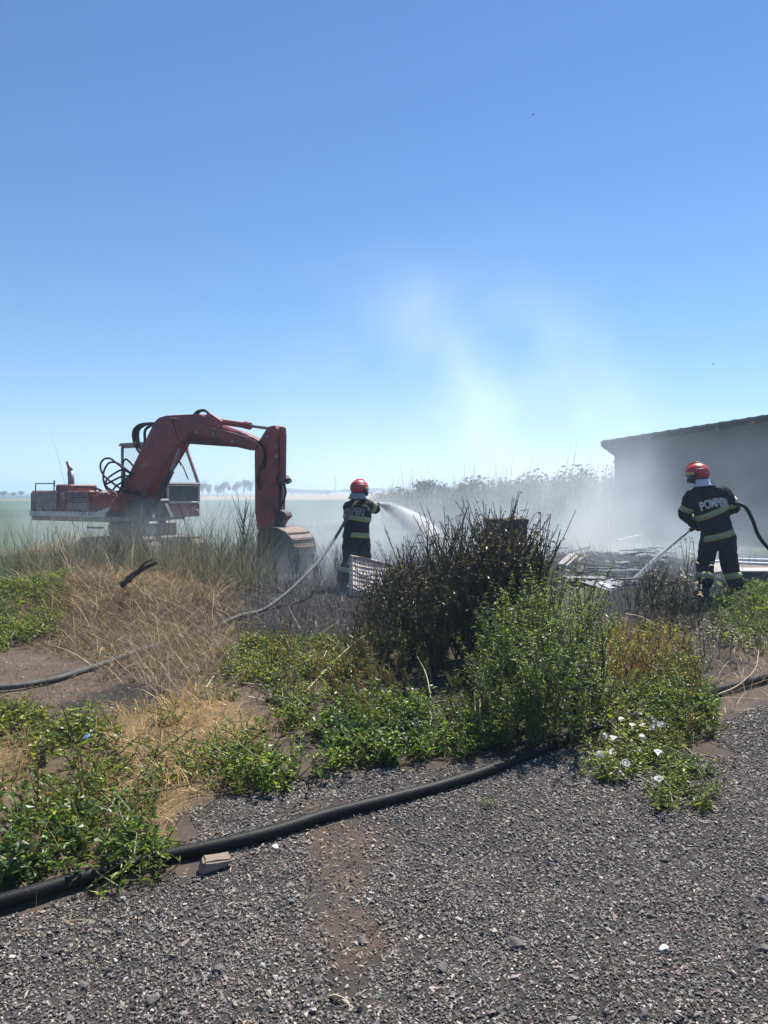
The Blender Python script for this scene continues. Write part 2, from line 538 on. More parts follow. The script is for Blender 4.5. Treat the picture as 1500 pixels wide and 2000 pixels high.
def make_gravel():
    mb = MB()
    rng = np.random.default_rng(5)
    st = [stone_template(i, 0) for i in range(8)]
    w = np.array([G(-60, 2080), G(-60, 1700), G(600, 1490), G(1150, 1440), G(1420, 1390), G(1560, 1310), G(1560, 2080)])
    beside = [np.array([(-4.5, 1.2), (-1.2, 2.0), (-2.2, 3.6), (-4.5, 3.4)]), np.array([(1.15, 2.0), (3.1, 5.6), (6.5, 7.0), (6.5, 1.2), (1.15, 1.2)])]
    def layer(dens, smin, smax, ylim, seed, power=2.0, w=w):
        p = sample(w, dens, seed, True)
        p = p[(p[:, 1] < ylim[1]) & (p[:, 1] > ylim[0])]
        px, py = to_px(p[:, 0], p[:, 1])
        ok = inside(p[:, 0] + .1 * fbm(p[:, 0] * 4, p[:, 1] * 4, 2), p[:, 1] + .12 * fbm(p[:, 0] * 4, p[:, 1] * 4, 3), gpoly(P_GRAVEL))
        tr = inside(p[:, 0] + .15 * fbm(p[:, 0] * 4, p[:, 1] * 4, 12), p[:, 1] + .2 * fbm(p[:, 0] * 4, p[:, 1] * 4, 13), gpoly(P_TRACK))
        cl = fbm(p[:, 0] * 2.2, p[:, 1] * 2.2, 21)
        ok &= ~(tr & (rng.random(len(p)) < .74)) & (rng.random(len(p)) < 0.92 + 0.4 * cl)
        p = p[ok]; n = len(p)
        s = smin + (smax - smin) * rng.random(n) ** power
        z = H(p[:, 0], p[:, 1]) + s * 0.30 + 0.002
        base = np.array((0.168, 0.148, 0.133))
        v = np.exp(rng.normal(size=n) * 0.42)
        col = base * v[:, None] * (1 + rng.normal(size=(n, 3)) * 0.05)
        lt = rng.random(n) < 0.05
        col[lt] = np.array((0.36, 0.33, 0.29)) * (0.7 + .5 * rng.random((lt.sum(), 1)))
        bl = rng.random(n) < 0.03
        col[bl] *= np.array((0.8, 0.95, 1.1))
        k = rng.integers(0, 8, n)
        for i in range(8):
            q = k == i
            scatter(mb, st[i][0], st[i][1], np.stack([p[q, 0], p[q, 1], z[q]], 1), rot3(q.sum(), rng, .55), s[q], np.clip(col[q], .01, .8))
    layer(12000, 0.004, 0.0095, (2.0, 3.4), 1)
    layer(6600, 0.0053, 0.0108, (3.4, 5.0), 2)
    layer(3200, 0.007, 0.014, (5.0, 8.5), 4)
    layer(500, 0.009, 0.019, (2.0, 8.0), 3, 2.8)
    for b in beside: layer(420, 0.006, 0.016, (1.2, 7.0), 6, 1.6, b)
    o = mb.build('gravel', M_STONE)
    tag(o, 'loose grey crushed stone chips covering the yard in the foreground', None, None, 'stuff')
make_gravel()
# ------------------------------------------------------------------ plants
def leaf_template(fold=0.25, droop=0.35, shape='lance'):
    """one leaf along +x, 6 vertices, 4 triangles, folded on its midrib"""
    w = {'lance': .14, 'oval': .27, 'thin': .08}[shape]
    V = np.array([(0, 0, 0), (.42, w, fold * w), (.42, -w, fold * w), (.5, 0, -.02), (1, 0, -droop * .5)], float)
    T = np.array([(0, 3, 1), (0, 2, 3), (1, 3, 4), (3, 2, 4)])
    return V, T

def blades(mb, p, rng, h, w, lean, curve, col, z=None, seg=3, az=None, azv=math.pi, vary=.35, tip=None, lean0=0.0, cvar=.28):
    """grass blades or stalks: p (n,2) bases; h height, lean/curve angles in radians"""
    n = len(p)
    if n == 0: return
    z = H(p[:, 0], p[:, 1]) if z is None else z
    a = (rng.random(n) * 2 - 1) * azv + (rng.random(n) * 0 if az is None else az)
    L = h * np.exp(rng.normal(size=n) * vary)
    t0 = lean0 + np.abs(rng.normal(size=n)) * lean; cv = np.abs(rng.normal(size=n)) * curve
    pts = np.zeros((n, seg + 1, 3)); pts[:, 0] = np.stack([p[:, 0], p[:, 1], z], 1)
    for i in range(seg):
        th = t0 + cv * (i + .3) / seg
        d = np.stack([np.cos(a) * np.sin(th), np.sin(a) * np.sin(th), np.cos(th)], 1)
        pts[:, i + 1] = pts[:, i] + d * (L / seg)[:, None]
    g = H(pts[:, -1, 0], pts[:, -1, 1])
    pts[:, 1:, 2] = np.maximum(pts[:, 1:, 2], (g + .01)[:, None])
    b = rng.random(n) * 2 * math.pi
    side = np.stack([np.cos(b), np.sin(b), 0 * b], 1)
    V = np.zeros((n, 2 * seg + 1, 3))
    ww = w * np.exp(rng.normal(size=n) * .25)
    for i in range(seg):
        k = (1 - .75 * i / seg)
        V[:, 2 * i] = pts[:, i] - side * (ww * k)[:, None]; V[:, 2 * i + 1] = pts[:, i] + side * (ww * k)[:, None]
    V[:, 2 * seg] = pts[:, seg]
    T = []
    for i in range(seg - 1):
        T += [(2 * i, 2 * i + 1, 2 * i + 3), (2 * i, 2 * i + 3, 2 * i + 2)]
    T.append((2 * seg - 2, 2 * seg - 1, 2 * seg))
    T = np.array(T)
    C = col if np.ndim(col) == 2 else np.tile(np.asarray(col), (n, 1))
    C = C * np.exp(rng.normal(size=(n, 1)) * cvar + .35 * fbm(p[:, 0] * 3, p[:, 1] * 3, 83)[:, None])
    C = np.repeat(C[:, None], 2 * seg + 1, 1)
    if tip is not None:
        C[:, -1] = tip
    k = 2 * seg + 1
    mb.raw(V.reshape(-1, 3), (T[None] + (np.arange(n) * k)[:, None, None]).reshape(-1, 3), C.reshape(-1, 3))

GREENS = np.array([(0.140, 0.200, 0.032), (0.100, 0.160, 0.030), (0.190, 0.240, 0.045), (0.075, 0.130, 0.032), (0.240, 0.260, 0.080)])
def leafy_plant(seed, h, nstem, nleaf, leaf, shape, spread=.25, cols=GREENS, stemcol=(.10, .11, .035), top_dark=None, droop=.35, branch=0.0, base=0.0, out=(0.3, 1.25), tpow=.85):
    """one weed: returns (stem MB, leaf MB); stems rise from the root, leaves alternate up each of them"""
    rng = np.random.default_rng(seed)
    ms, ml = MB(), MB()
    LT, LF = leaf_template(.5, droop, shape)
    for s in range(nstem):
        a = rng.random() * 6.283; sp = spread * (0.3 + rng.random())
        hh = h * (0.72 + .32 * rng.random())
        P = []; ns = 6 if h > .5 else 4
        wob = rng.normal(size=2) * .04
        for i in range(ns):
            t = i / (ns - 1)
            P.append((math.cos(a) * sp * t ** 1.3 * hh + wob[0] * math.sin(t * 4) + .02 * rng.normal() * (t > 0), math.sin(a) * sp * t ** 1.3 * hh + wob[1] * math.sin(t * 5), hh * t * (1 - .18 * sp * t)))
        ms.tube(P, np.linspace(.006, .0022, ns) * (0.6 + h * .5), 4 if h > .5 else 3, np.array(stemcol) * (.7 + .6 * rng.random()), cap=False)
        stems = [P]
        for b in range(int(branch)):
            k = rng.integers(1, 4); b0 = np.array(P[k]); ba = rng.random() * 6.283; bl = hh * (.22 + .25 * rng.random())
            Q = [tuple(b0 + np.array((math.cos(ba) * .42 * bl * t, math.sin(ba) * .42 * bl * t, bl * t))) for t in (0, .35, .7, 1)]
            ms.tube(Q, np.linspace(.004, .0016, 4) * (0.6 + h * .5), 4, np.array(stemcol) * (.7 + .6 * rng.random()), cap=False)
            stems.append(Q)
        tot = nleaf // nstem
        per = max(3, tot // len(stems))
        for Q in stems:
            Q = np.array(Q); m = per
            t = base + (1 - base) * np.sort(rng.random(m)) ** tpow
            f = t * (len(Q) - 1); i0 = np.minimum(f.astype(int), len(Q) - 2)
            loc = Q[i0] + (Q[i0 + 1] - Q[i0]) * (f - i0)[:, None]
            az = rng.random(m) * 6.283
            el = out[0] + (out[1] - out[0]) * rng.random(m) - .5
            ca, sa, ce, se = np.cos(az), np.sin(az), np.cos(el), np.sin(el)
            O = 0 * ca
            M = np.stack([ca * ce, -sa, -ca * se, sa * ce, ca, -sa * se, se, O, ce], 1).reshape(m, 3, 3)
            rl = (rng.random(m) - .5) * 1.6
            cr, sr = np.cos(rl), np.sin(rl)
            M = M @ np.stack([O + 1, O, O, O, cr, -sr, O, sr, cr], 1).reshape(m, 3, 3)
            c = cols[rng.integers(0, len(cols), m)] * np.exp(rng.normal(size=(m, 1)) * .25)
            if top_dark is not None:
                hz = loc[:, 2] / h
                k = np.clip((hz - .35) / .3 + .3 * rng.normal(size=m), 0, 1)[:, None]
                c = c * (1 - k) + np.array(top_dark) * np.exp(rng.normal(size=(m, 1)) * .4) * k
            sz = leaf * (1.15 - .55 * t) * np.exp(rng.normal(size=m) * .25)
            scatter(ml, LT, LF, loc, M, sz, c)
    return ms, ml

def plant_kind(name, variants, leafmat=M_LEAF, stemmat=M_STALK, leafname='foliage', stemname='stem'):
    """meshes of a kind, shared between its plants"""
    out = []
    for ms, ml in variants:
        a = ms.mesh(stemname); a.materials.append(stemmat)
        b = ml.mesh(leafname); b.materials.append(leafmat)
        out.append((name, a, b, stemname, leafname))
    return out

def put_plant(kind, i, x, y, s, rz, label, group, tilt=0.0, cat='plant', z=None):
    name, a, b, sn, ln = kind[i % len(kind)]
    o = empty(name, (x, y, (Hs(x, y) if z is None else z) - .01), label, cat, group, rz)
    o.scale = (s, s, s)
    o.rotation_euler = (tilt * math.cos(rz * 3), tilt * math.sin(rz * 3), rz)
    link(sn, a, None, o)
    f = link(ln, b, None, o); f['kind'] = 'stuff'
    return o

def cover(name, poly, dens, seed, mk, label, mat, patch=None, jitter=.1, world_poly=False):
    mb = MB()
    p = sample(poly, dens, seed, world_poly, jitter, patch)
    mk(mb, p, np.random.default_rng(seed + 100))
    o = mb.build(name, mat)
    return tag(o, label, None, None, 'stuff')

def merge_leaf_patch(mb, p, rng, protos, smin, smax, tint=None):
    """bakes ready small plants (MB pairs) over points p"""
    n = len(p); k = rng.integers(0, len(protos), n)
    for i, (ms, ml) in enumerate(protos):
        for src in (ms, ml):
            V = np.concatenate(src.V); C = np.concatenate(src.C)
            T = [t for t in src.T]
            for q in src.Q: T += [q[:, [0, 1, 2]], q[:, [0, 2, 3]]]
            T = np.concatenate(T)
            q = p[k == i]; m = len(q)
            if m == 0: continue
            r = np.random.default_rng(i)
            a = r.random(m) * 6.283; O = 0 * a
            M = np.stack([np.cos(a), -np.sin(a), O, np.sin(a), np.cos(a), O, O, O, O + 1], 1).reshape(m, 3, 3)
            s = smin + (smax - smin) * r.random(m)
            shade = np.exp(r.normal(size=(m, 1)) * .2) * np.ones(3)
            if tint is not None:
                f = np.clip(.5 + 1.1 * fbm(q[:, 0] * 2.5, q[:, 1] * 2.5, 71), 0, 1)[:, None]
                shade = shade * ((1 - f) + f * np.array(tint))
            scatter(mb, V, T, np.stack([q[:, 0], q[:, 1], H(q[:, 0], q[:, 1])], 1), M, s, shade, C)

# --- low green weeds: ground cover nobody could count
LOW = [leafy_plant(40 + i, .15, 4, 40, .040, ['lance', 'lance', 'oval'][i % 3], .95, out=(.1, 1.4)) for i in range(5)]
LOWB = [leafy_plant(60 + i, .23, 5, 64, .046, ['lance', 'oval', 'lance'][i % 3], .8, cols=GREENS * np.array((.85, .95, .9)), out=(.1, 1.4)) for i in range(5)]
YEL = (1.35, 1.15, .9)
P_LOW1 = [(330, 1400), (420, 1290), (520, 1270), (700, 1260), (760, 1330), (760, 1400), (560, 1400), (480, 1370)]
P_LOW2 = [(410, 1560), (440, 1470), (540, 1420), (700, 1400), (1000, 1400), (960, 1480), (840, 1505), (640, 1515), (520, 1560)]
P_LOW3 = [(-80, 1780), (-80, 1500), (90, 1470), (190, 1520), (230, 1590), (330, 1600), (370, 1660), (330, 1680), (250, 1700), (80, 1740)]
P_LOW4 = [(-100, 1480), (-100, 1400), (60, 1395), (200, 1410), (190, 1480), (90, 1480)]
P_LOW5 = [(1120, 1460), (1160, 1380), (1340, 1300), (1400, 1400), (1410, 1440), (1250, 1440)]
P_LOW6 = [(1130, 1520), (1120, 1470), (1300, 1440), (1410, 1540), (1400, 1590), (1290, 1580), (1240, 1530)]
def mk_low(mb, p, rng): merge_leaf_patch(mb, p, rng, LOW, .7, 1.5, YEL)
def mk_lowb(mb, p, rng): merge_leaf_patch(mb, p, rng, LOWB, .5, 1.15, YEL)
cover('low_weeds', P_LOW1, 95, 1, mk_low, 'bright green low weeds between the burnt strip and the thicket', M_LEAF, (2.0, -.1))
cover('low_weeds', P_LOW2, 80, 2, mk_lowb, 'green leafy weeds edging the gravel in front of the thicket', M_LEAF, (1.9, -.15))
cover('low_weeds', P_LOW3, 85, 3, mk_lowb, 'dark green leafy weeds massed over the black pipe at the corner', M_LEAF, (2.0, -.18))
cover('low_weeds', P_LOW4, 110, 4, mk_low, 'short green weeds by the bare dirt strip', M_LEAF, (1.8, -.15))
cover('low_weeds', P_LOW5, 80, 5, mk_lowb, 'green weeds on the slope beside the thicket above the white flowers', M_LEAF, (1.5, -.4))
cover('low_weeds', [(150, 1500), (230, 1440), (420, 1400), (460, 1480), (400, 1560), (250, 1620)], 22, 6, mk_low, 'sparse yellowing weeds scattered through the dry straw patch', M_LEAF)
cover('low_weeds', [(-60, 1300), (-60, 1110), (60, 1090), (150, 1130), (110, 1250), (60, 1260)], 70, 7, mk_lowb, 'tall green weeds at the edge of the straw mound', M_LEAF, (1.0, -.6))
cover('low_weeds', [(1190, 1340), (1180, 1230), (1330, 1240), (1360, 1330)], 60, 8, lambda mb, p, r: merge_leaf_patch(mb, p, r, LOWB, .5, 1.0, (2.4, 1.35, .9)), 'yellowing leafy weeds drying beside the burnt patch', M_LEAF)
cover('low_weeds', [(1400, 1260), (1380, 1190), (1560, 1150), (1560, 1290)], 45, 9, mk_lowb, 'green weeds behind the hose near the standing firefighter', M_LEAF, (1.2, -.3))

# --- dry grass and straw
C_ST = np.array((0.40, 0.28, 0.125)); C_PALE = np.array((0.50, 0.40, 0.24)); C_GREY = np.array((0.15, 0.125, 0.095)); C_SOOT = np.array((0.030, 0.027, 0.027))
C_OLIVE = np.array((0.16, 0.15, 0.06))
def mk_straw(h, w, lean, curve, col, **k):
    return lambda mb, p, rng: blades(mb, p, rng, h, w, lean, curve, col, **k)
# mound: long matted straw, combed down to the left
cover('dry_grass', [(30, 1250), (50, 1100), (180, 1085), (330, 1120), (420, 1180), (430, 1250), (300, 1300), (160, 1270)], 520, 11, mk_straw(.42, .0032, .6, .9, C_ST * .5, seg=4, lean0=.7, cvar=.65, az=math.pi * .95, azv=2.6), 'matted yellow dry grass heaped on the mound', M_STRAW, (1.1, -.45), .3)
cover('dry_grass', [(20, 1140), (60, 1075), (230, 1060), (420, 1110), (440, 1190), (250, 1160)], 620, 12, mk_straw(.46, .003, .5, 1.0, (0.44, 0.30, 0.115), seg=4, lean0=.7, cvar=.5, az=math.pi * .1, azv=2.0), 'tall yellow dry grass along the crest of the mound', M_STRAW, (.9, -.3), .3)  # crest colour raised above the mound's: its sunlit top is painted in
cover('dry_grass', [(200, 1330), (250, 1230), (440, 1230), (480, 1300), (400, 1340), (330, 1370)], 230, 13, mk_straw(.44, .003, .45, 1.3, C_PALE * .40, seg=5, az=math.pi * 1.15, azv=1.7, lean0=.45, cvar=.6), 'pale bent dry grass drooping over the dirt strip', M_STRAW, (1.3, -.4), .2)
cover('dry_grass', [(180, 1560), (200, 1390), (440, 1370), (540, 1420), (440, 1520), (300, 1640), (240, 1640)], 620, 14, mk_straw(.17, .0024, .9, 1.4, C_ST * 1.3, seg=3), 'flattened orange straw covering the clearing', M_STRAW, (1.6, -.25), .15)
cover('dry_grass', [(330, 1430), (300, 1390), (360, 1340), (460, 1370), (470, 1420)], 420, 15, mk_straw(.26, .003, .6, 1.2, C_ST * 1.3), 'orange dry tufts beside the bright low weeds', M_STRAW, (1.8, -.2), .15)
cover('dry_grass', [(-60, 1600), (-60, 1470), (130, 1450), (90, 1540)], 420, 16, mk_straw(.2, .0022, .9, 1.2, C_ST * 1.15), 'thin brown straw lying at the picture edge', M_STRAW, (1.6, -.2), .15)
cover('dry_grass', [(1180, 1330), (1170, 1240), (1260, 1240), (1340, 1300), (1320, 1350)], 330, 17, mk_straw(.24, .003, .6, 1.1, (.42, .25, .09)), 'orange dry grass between the thicket and the burnt patch', M_STRAW, (1.4, -.3), .2)
cover('dry_grass', [(1340, 1350), (1350, 1300), (1500, 1260), (1580, 1290), (1500, 1370), (1400, 1420)], 200, 18, mk_straw(.22, .0025, .9, 1.2, C_PALE * .75), 'pale straw strewn along the hose by the gravel', M_STRAW, (1.6, -.2), .2)
cover('dry_grass', [(840, 1480), (860, 1420), (1000, 1420), (1010, 1470)], 420, 19, mk_straw(.16, .002, 1.0, 1.2, (.22, .12, .06)), 'reddish brown straw under the bare stems of the thicket', M_STRAW, None, .1)
cover('dry_grass', [(520, 1545), (640, 1500), (720, 1500), (700, 1520), (600, 1560)], 120, 20, mk_straw(.12, .002, .9, 1.2, C_PALE * .7), 'sparse pale straw at the gravel edge', M_STRAW, None, .15)
cover('dry_grass', [(-40, 1860), (20, 1780), (240, 1740), (260, 1790), (120, 1850)], 260, 21, mk_straw(.10, .002, 1.0, 1.2, C_PALE * .55), 'thin dry straw strewn below the black pipe', M_STRAW, (2, -.2), .1)
# grey-green tall grass behind the mound, below the digger
cover('tall_grass', [(-10, 1160), (20, 1130), (300, 1118), (500, 1125), (540, 1150), (450, 1180), (200, 1170)], 300, 22, mk_straw(.88, .004, .38, .9, (0.150, 0.148, 0.095), seg=4, cvar=.45), 'grey green tall grass in front of the digger', M_STRAW, (.5, -.4), .4)
cover('tall_grass', [(-80, 1180), (-80, 1120), (60, 1115), (60, 1175)], 130, 23, mk_straw(.5, .004, .35, .6, (0.07, 0.13, 0.05), seg=3), 'green tall grass at the field edge', M_STRAW, (.5, -.5), .4)
# scorched strip: thin singed stalks lying and standing
cover('burnt_stubble', [(330, 1225), (430, 1120), (480, 1060), (700, 1050), (760, 1060), (760, 1260), (480, 1275)], 150, 24, mk_straw(.26, .0028, .8, .9, C_SOOT * 1.0, seg=2), 'black burnt stubble on the scorched strip', M_STALK, None, .3)
cover('burnt_stubble', [(340, 1235), (420, 1130), (560, 1120), (700, 1140), (720, 1250), (480, 1275)], 34, 25, mk_straw(.34, .0028, .5, .5, C_GREY * 1.7, seg=3, lean0=.8, cvar=.5), 'grey singed stalks lying over the scorched strip', M_STALK, None, .3)
cover('burnt_stubble', [(1180, 1240), (1180, 1170), (1300, 1110), (1560, 1110), (1560, 1230), (1340, 1250)], 130, 26, mk_straw(.25, .003, .7, .9, C_SOOT * 1.1, seg=2), 'black burnt stubble around the standing firefighter', M_STALK, None, .3)
cover('burnt_stubble', [(480, 1060), (560, 1030), (1000, 1030), (1180, 1040), (1180, 1160), (700, 1140)], 40, 27, mk_straw(.3, .004, .4, .8, C_SOOT * 1.5, seg=2), 'charred stems standing in the smoke behind the thicket', M_STALK, None, .4)

cover('dry_grass', [(60, 1250), (60, 1150), (330, 1130), (470, 1180), (480, 1260), (250, 1300)], 420, 28, mk_straw(.36, .003, .4, .6, C_GREY * .55, seg=3, lean0=.95, cvar=.5), 'grey brown dead grass matted below the mound crest', M_STRAW, (1.3, -.3), .3)
cover('dry_grass', [(150, 1240), (170, 1150), (420, 1150), (470, 1230), (330, 1270)], 40, 29, mk_straw(.6, .0035, .3, .4, C_PALE * .9, seg=3, lean0=1.15), 'scattered long pale straws over the dark matted grass', M_STRAW, None, .3)
cover('dry_grass', P_LOW1, 200, 30, mk_straw(.16, .002, .8, 1.1, C_ST * 1.0), 'dry blades mixed into the bright low weeds', M_STRAW, (1.8, -.1))
cover('dry_grass', P_LOW2, 190, 33, mk_straw(.15, .002, .8, 1.1, C_ST * 1.0), 'dry blades mixed into the weeds at the gravel edge', M_STRAW, (1.8, -.1))
cover('dry_grass', P_LOW3, 200, 34, mk_straw(.2, .002, .8, 1.1, C_ST * .95), 'dry blades mixed into the dark green weeds at the corner', M_STRAW, (1.8, -.1))

cover('dry_grass', P_BARE, 170, 35, mk_straw(.09, .002, 1.3, .6, C_PALE * .45, seg=2), 'dry plant bits strewn over the bare dirt strip', M_STRAW, None, .1)
cover('dry_grass', [(-60, 1560), (0, 1400), (200, 1370), (460, 1340), (560, 1400), (540, 1540), (340, 1640), (240, 1620)], 300, 36, mk_straw(.11, .002, 1.1, .9, C_ST * 1.1, seg=2), 'short orange straw litter over the clearing', M_STRAW, (1.2, -.4), .1)
cover('dry_grass', [(1120, 1500), (1400, 1420), (1420, 1480), (1420, 1600), (1280, 1600)], 60, 37, mk_straw(.09, .002, 1.2, .7, C_PALE * .6, seg=2), 'thin straw around the flowering bindweed', M_STRAW, None, .1)
mb = MB(); rg_ = np.random.default_rng(31)
for poly_, d_ in ((P_BARE, 520), (P_STRAW1, 420), (P_STRAW3, 200), ([(-60, 1860), (0, 1780), (400, 1690), (400, 1720), (250, 1760), (0, 1850)], 400)):
    p_ = sample(poly_, d_, 61, jitter=.1); st_ = stone_template(3, 0)
    scatter(mb, st_[0], st_[1], np.stack([p_[:, 0], p_[:, 1], H(p_[:, 0], p_[:, 1]) + .002], 1), rot3(len(p_), rg_, .5), .005 + .016 * rg_.random(len(p_)) ** 2.5, np.array((.15, .12, .10)) * np.exp(rg_.normal(size=(len(p_), 1)) * .35))
tag(mb.build('dirt_clods', M_STONE), 'small clods and pebbles loose on the bare dirt', None, None, 'stuff')

cover('low_weeds', [(200, 1700), (240, 1650), (350, 1660), (385, 1715), (330, 1745), (220, 1745)], 85, 38, mk_low, 'green weeds creeping over the black pipe next to the brick chunk', M_LEAF, (2.5, -.2))
cover('dry_grass', [(1200, 1340), (1230, 1260), (1560, 1220), (1560, 1310), (1380, 1370)], 240, 39, mk_straw(.22, .0028, .6, 1.0, C_GREY * .8, seg=3, lean0=.5, cvar=.5), 'matted brown dead grass on the slope by the hose', M_STRAW, (1.2, -.3), .2)
cover('dry_grass', [(1340, 1350), (1360, 1290), (1500, 1250), (1560, 1300), (1500, 1330)], 120, 40, mk_straw(.2, .0028, .5, .9, C_PALE * .7, seg=3, lean0=.8, cvar=.4), 'pale broken straw on the slope by the hose', M_STRAW, (1.4, -.2), .2)

cover('dry_grass', [(30, 1260), (50, 1100), (230, 1080), (430, 1140), (480, 1240), (440, 1290), (250, 1320)], 1300, 41, mk_straw(.20, .0026, .4, .7, (0.19, 0.13, 0.06), seg=2, lean0=.85, cvar=.7), 'short broken brown straw matted all over the mound', M_STRAW, (1.5, -.6), .3)
cover('dry_grass', [(200, 1330), (240, 1230), (440, 1220), (480, 1290), (400, 1335), (320, 1360)], 800, 42, mk_straw(.20, .003, .4, .9, (0.16, 0.115, 0.06), seg=3, lean0=.7, cvar=.7), 'short brown tangled grass under the pale bent blades', M_STRAW, (1.5, -.5), .2)
cover('dry_grass', [(60, 1130), (120, 1060), (330, 1080), (430, 1120)], 30, 43, mk_straw(.85, .003, .35, .5, (0.30, 0.25, 0.15), seg=3, lean0=.25, cvar=.4), 'long bleached seed stalks standing out of the mound', M_STRAW, None, .3)

LOWC = [leafy_plant(80 + i, .24, 3, 30, .066, 'oval', .8, cols=np.array([(.07, .13, .035), (.10, .17, .04), (.055, .10, .035)]), out=(.1, 1.1), droop=.5) for i in range(3)]
LOWD = [leafy_plant(90 + i, .38, 3, 26, .050, 'thin', .55, cols=np.array([(.13, .15, .05), (.22, .20, .09), (.17, .12, .06)]), stemcol=(.2, .17, .08), branch=2, out=(.3, 1.6)) for i in range(3)]
def mk_c(mb, p, rng): merge_leaf_patch(mb, p, rng, LOWC, .6, 1.2, (1.25, 1.1, .9))
def mk_d(mb, p, rng): merge_leaf_patch(mb, p, rng, LOWD, .6, 1.3, (1.4, 1.1, .9))
cover('low_weeds', [(620, 1500), (640, 1410), (740, 1370), (830, 1430), (790, 1500)], 60, 44, mk_c, 'broad leaved dark green weeds at the foot of the thicket', M_LEAF, (1.6, -.3))
cover('low_weeds', [(-60, 1720), (-40, 1600), (150, 1580), (200, 1660), (80, 1730)], 45, 45, mk_c, 'broad leaved weeds among the finer ones at the corner', M_LEAF, (1.6, -.2))
cover('low_weeds', [(560, 1420), (520, 1300), (760, 1280), (1000, 1420), (900, 1490), (640, 1500)], 9, 46, mk_d, 'thin wiry weeds and dry seed stems scattered through the low growth', M_LEAF)
cover('low_weeds', [(1120, 1470), (1180, 1320), (1350, 1300), (1410, 1430)], 18, 47, mk_d, 'thin wiry weeds beside the white flowers', M_LEAF)

cover('low_weeds', [(0, 1740), (-60, 1600), (130, 1560), (330, 1660), (250, 1700)], 7, 48, mk_d, 'thin wiry weeds standing among the leafy ones at the corner', M_LEAF)
# --- the thicket: tall weeds, each plant a thing
GREEN_T = np.array([(0.120, 0.165, 0.030), (0.150, 0.195, 0.036), (0.080, 0.115, 0.028), (0.200, 0.225, 0.065)])
TALLG = [leafy_plant(100 + i, 1.0, 7, 580, .055, 'lance', .34, cols=GREEN_T, stemcol=(.11, .11, .05), branch=1, base=.06, out=(.2, 1.35), droop=.5) for i in range(5)]
DARKW = [leafy_plant(120 + i, 1.0, 6, 370, .045, ['lance', 'oval'][i % 2], .30, cols=np.array([(0.075, 0.085, 0.024), (0.05, 0.06, 0.024), (.09, .10, .03)]), stemcol=(.075, .060, .042), top_dark=(.062, .048, .034), branch=6, base=.05, out=(.2, 1.5), droop=.4, tpow=1.15) for i in range(6)]
SPARSE = [leafy_plant(140 + i, 1.0, 4, 90, .045, 'thin', .16, cols=np.array([(0.045, 0.036, 0.027), (0.06, 0.048, 0.033)]), stemcol=(.05, .042, .032), branch=4, base=.25, out=(1.0, 1.8)) for i in range(4)]
PALEW = [leafy_plant(150 + i, 1.0, 3, 60, .065, 'oval', .3, cols=np.array([(0.62, 0.58, 0.48), (0.45, 0.40, 0.30), (0.10, 0.10, 0.06)]), stemcol=(.16, .11, .07), branch=2, base=.15, out=(.0, 1.2), droop=.9) for i in range(3)]
DRYW = [leafy_plant(160 + i, 1.0, 5, 150, .06, 'lance', .35, cols=np.array([(0.13, 0.085, 0.045), (0.20, 0.15, 0.08), (0.06, 0.05, 0.03)]), stemcol=(.12, .085, .055), branch=2, base=.1, out=(.0, 1.4), droop=.8) for i in range(4)]
K_G = plant_kind('leafy_weed', TALLG); K_D = plant_kind('seeding_weed', DARKW, leafname='seed_leaves'); K_S = plant_kind('dead_weed', SPARSE, leafname='dry_leaves')
K_P = plant_kind('withered_weed', PALEW, M_STRAW, leafname='withered_leaves'); K_R = plant_kind('dry_weed', DRYW, leafname='dry_leaves')

def top_line(px):
    """height profile of the thicket on the photograph"""
    xs = [690, 720, 760, 800, 835, 900, 960, 1000, 1030, 1045, 1070, 1110, 1165, 1185]
    ys = [1190, 1130, 1085, 1050, 1015, 1012, 992, 988, 1000, 1040, 1085, 1105, 1105, 1180]
    return float(np.interp(px, xs, ys))
def front_line(px):
    return float(np.interp(px, [690, 760, 850, 920, 1000, 1080, 1150, 1185], [1180, 1110, 1100, 1120, 1095, 1092, 1108, 1190]))

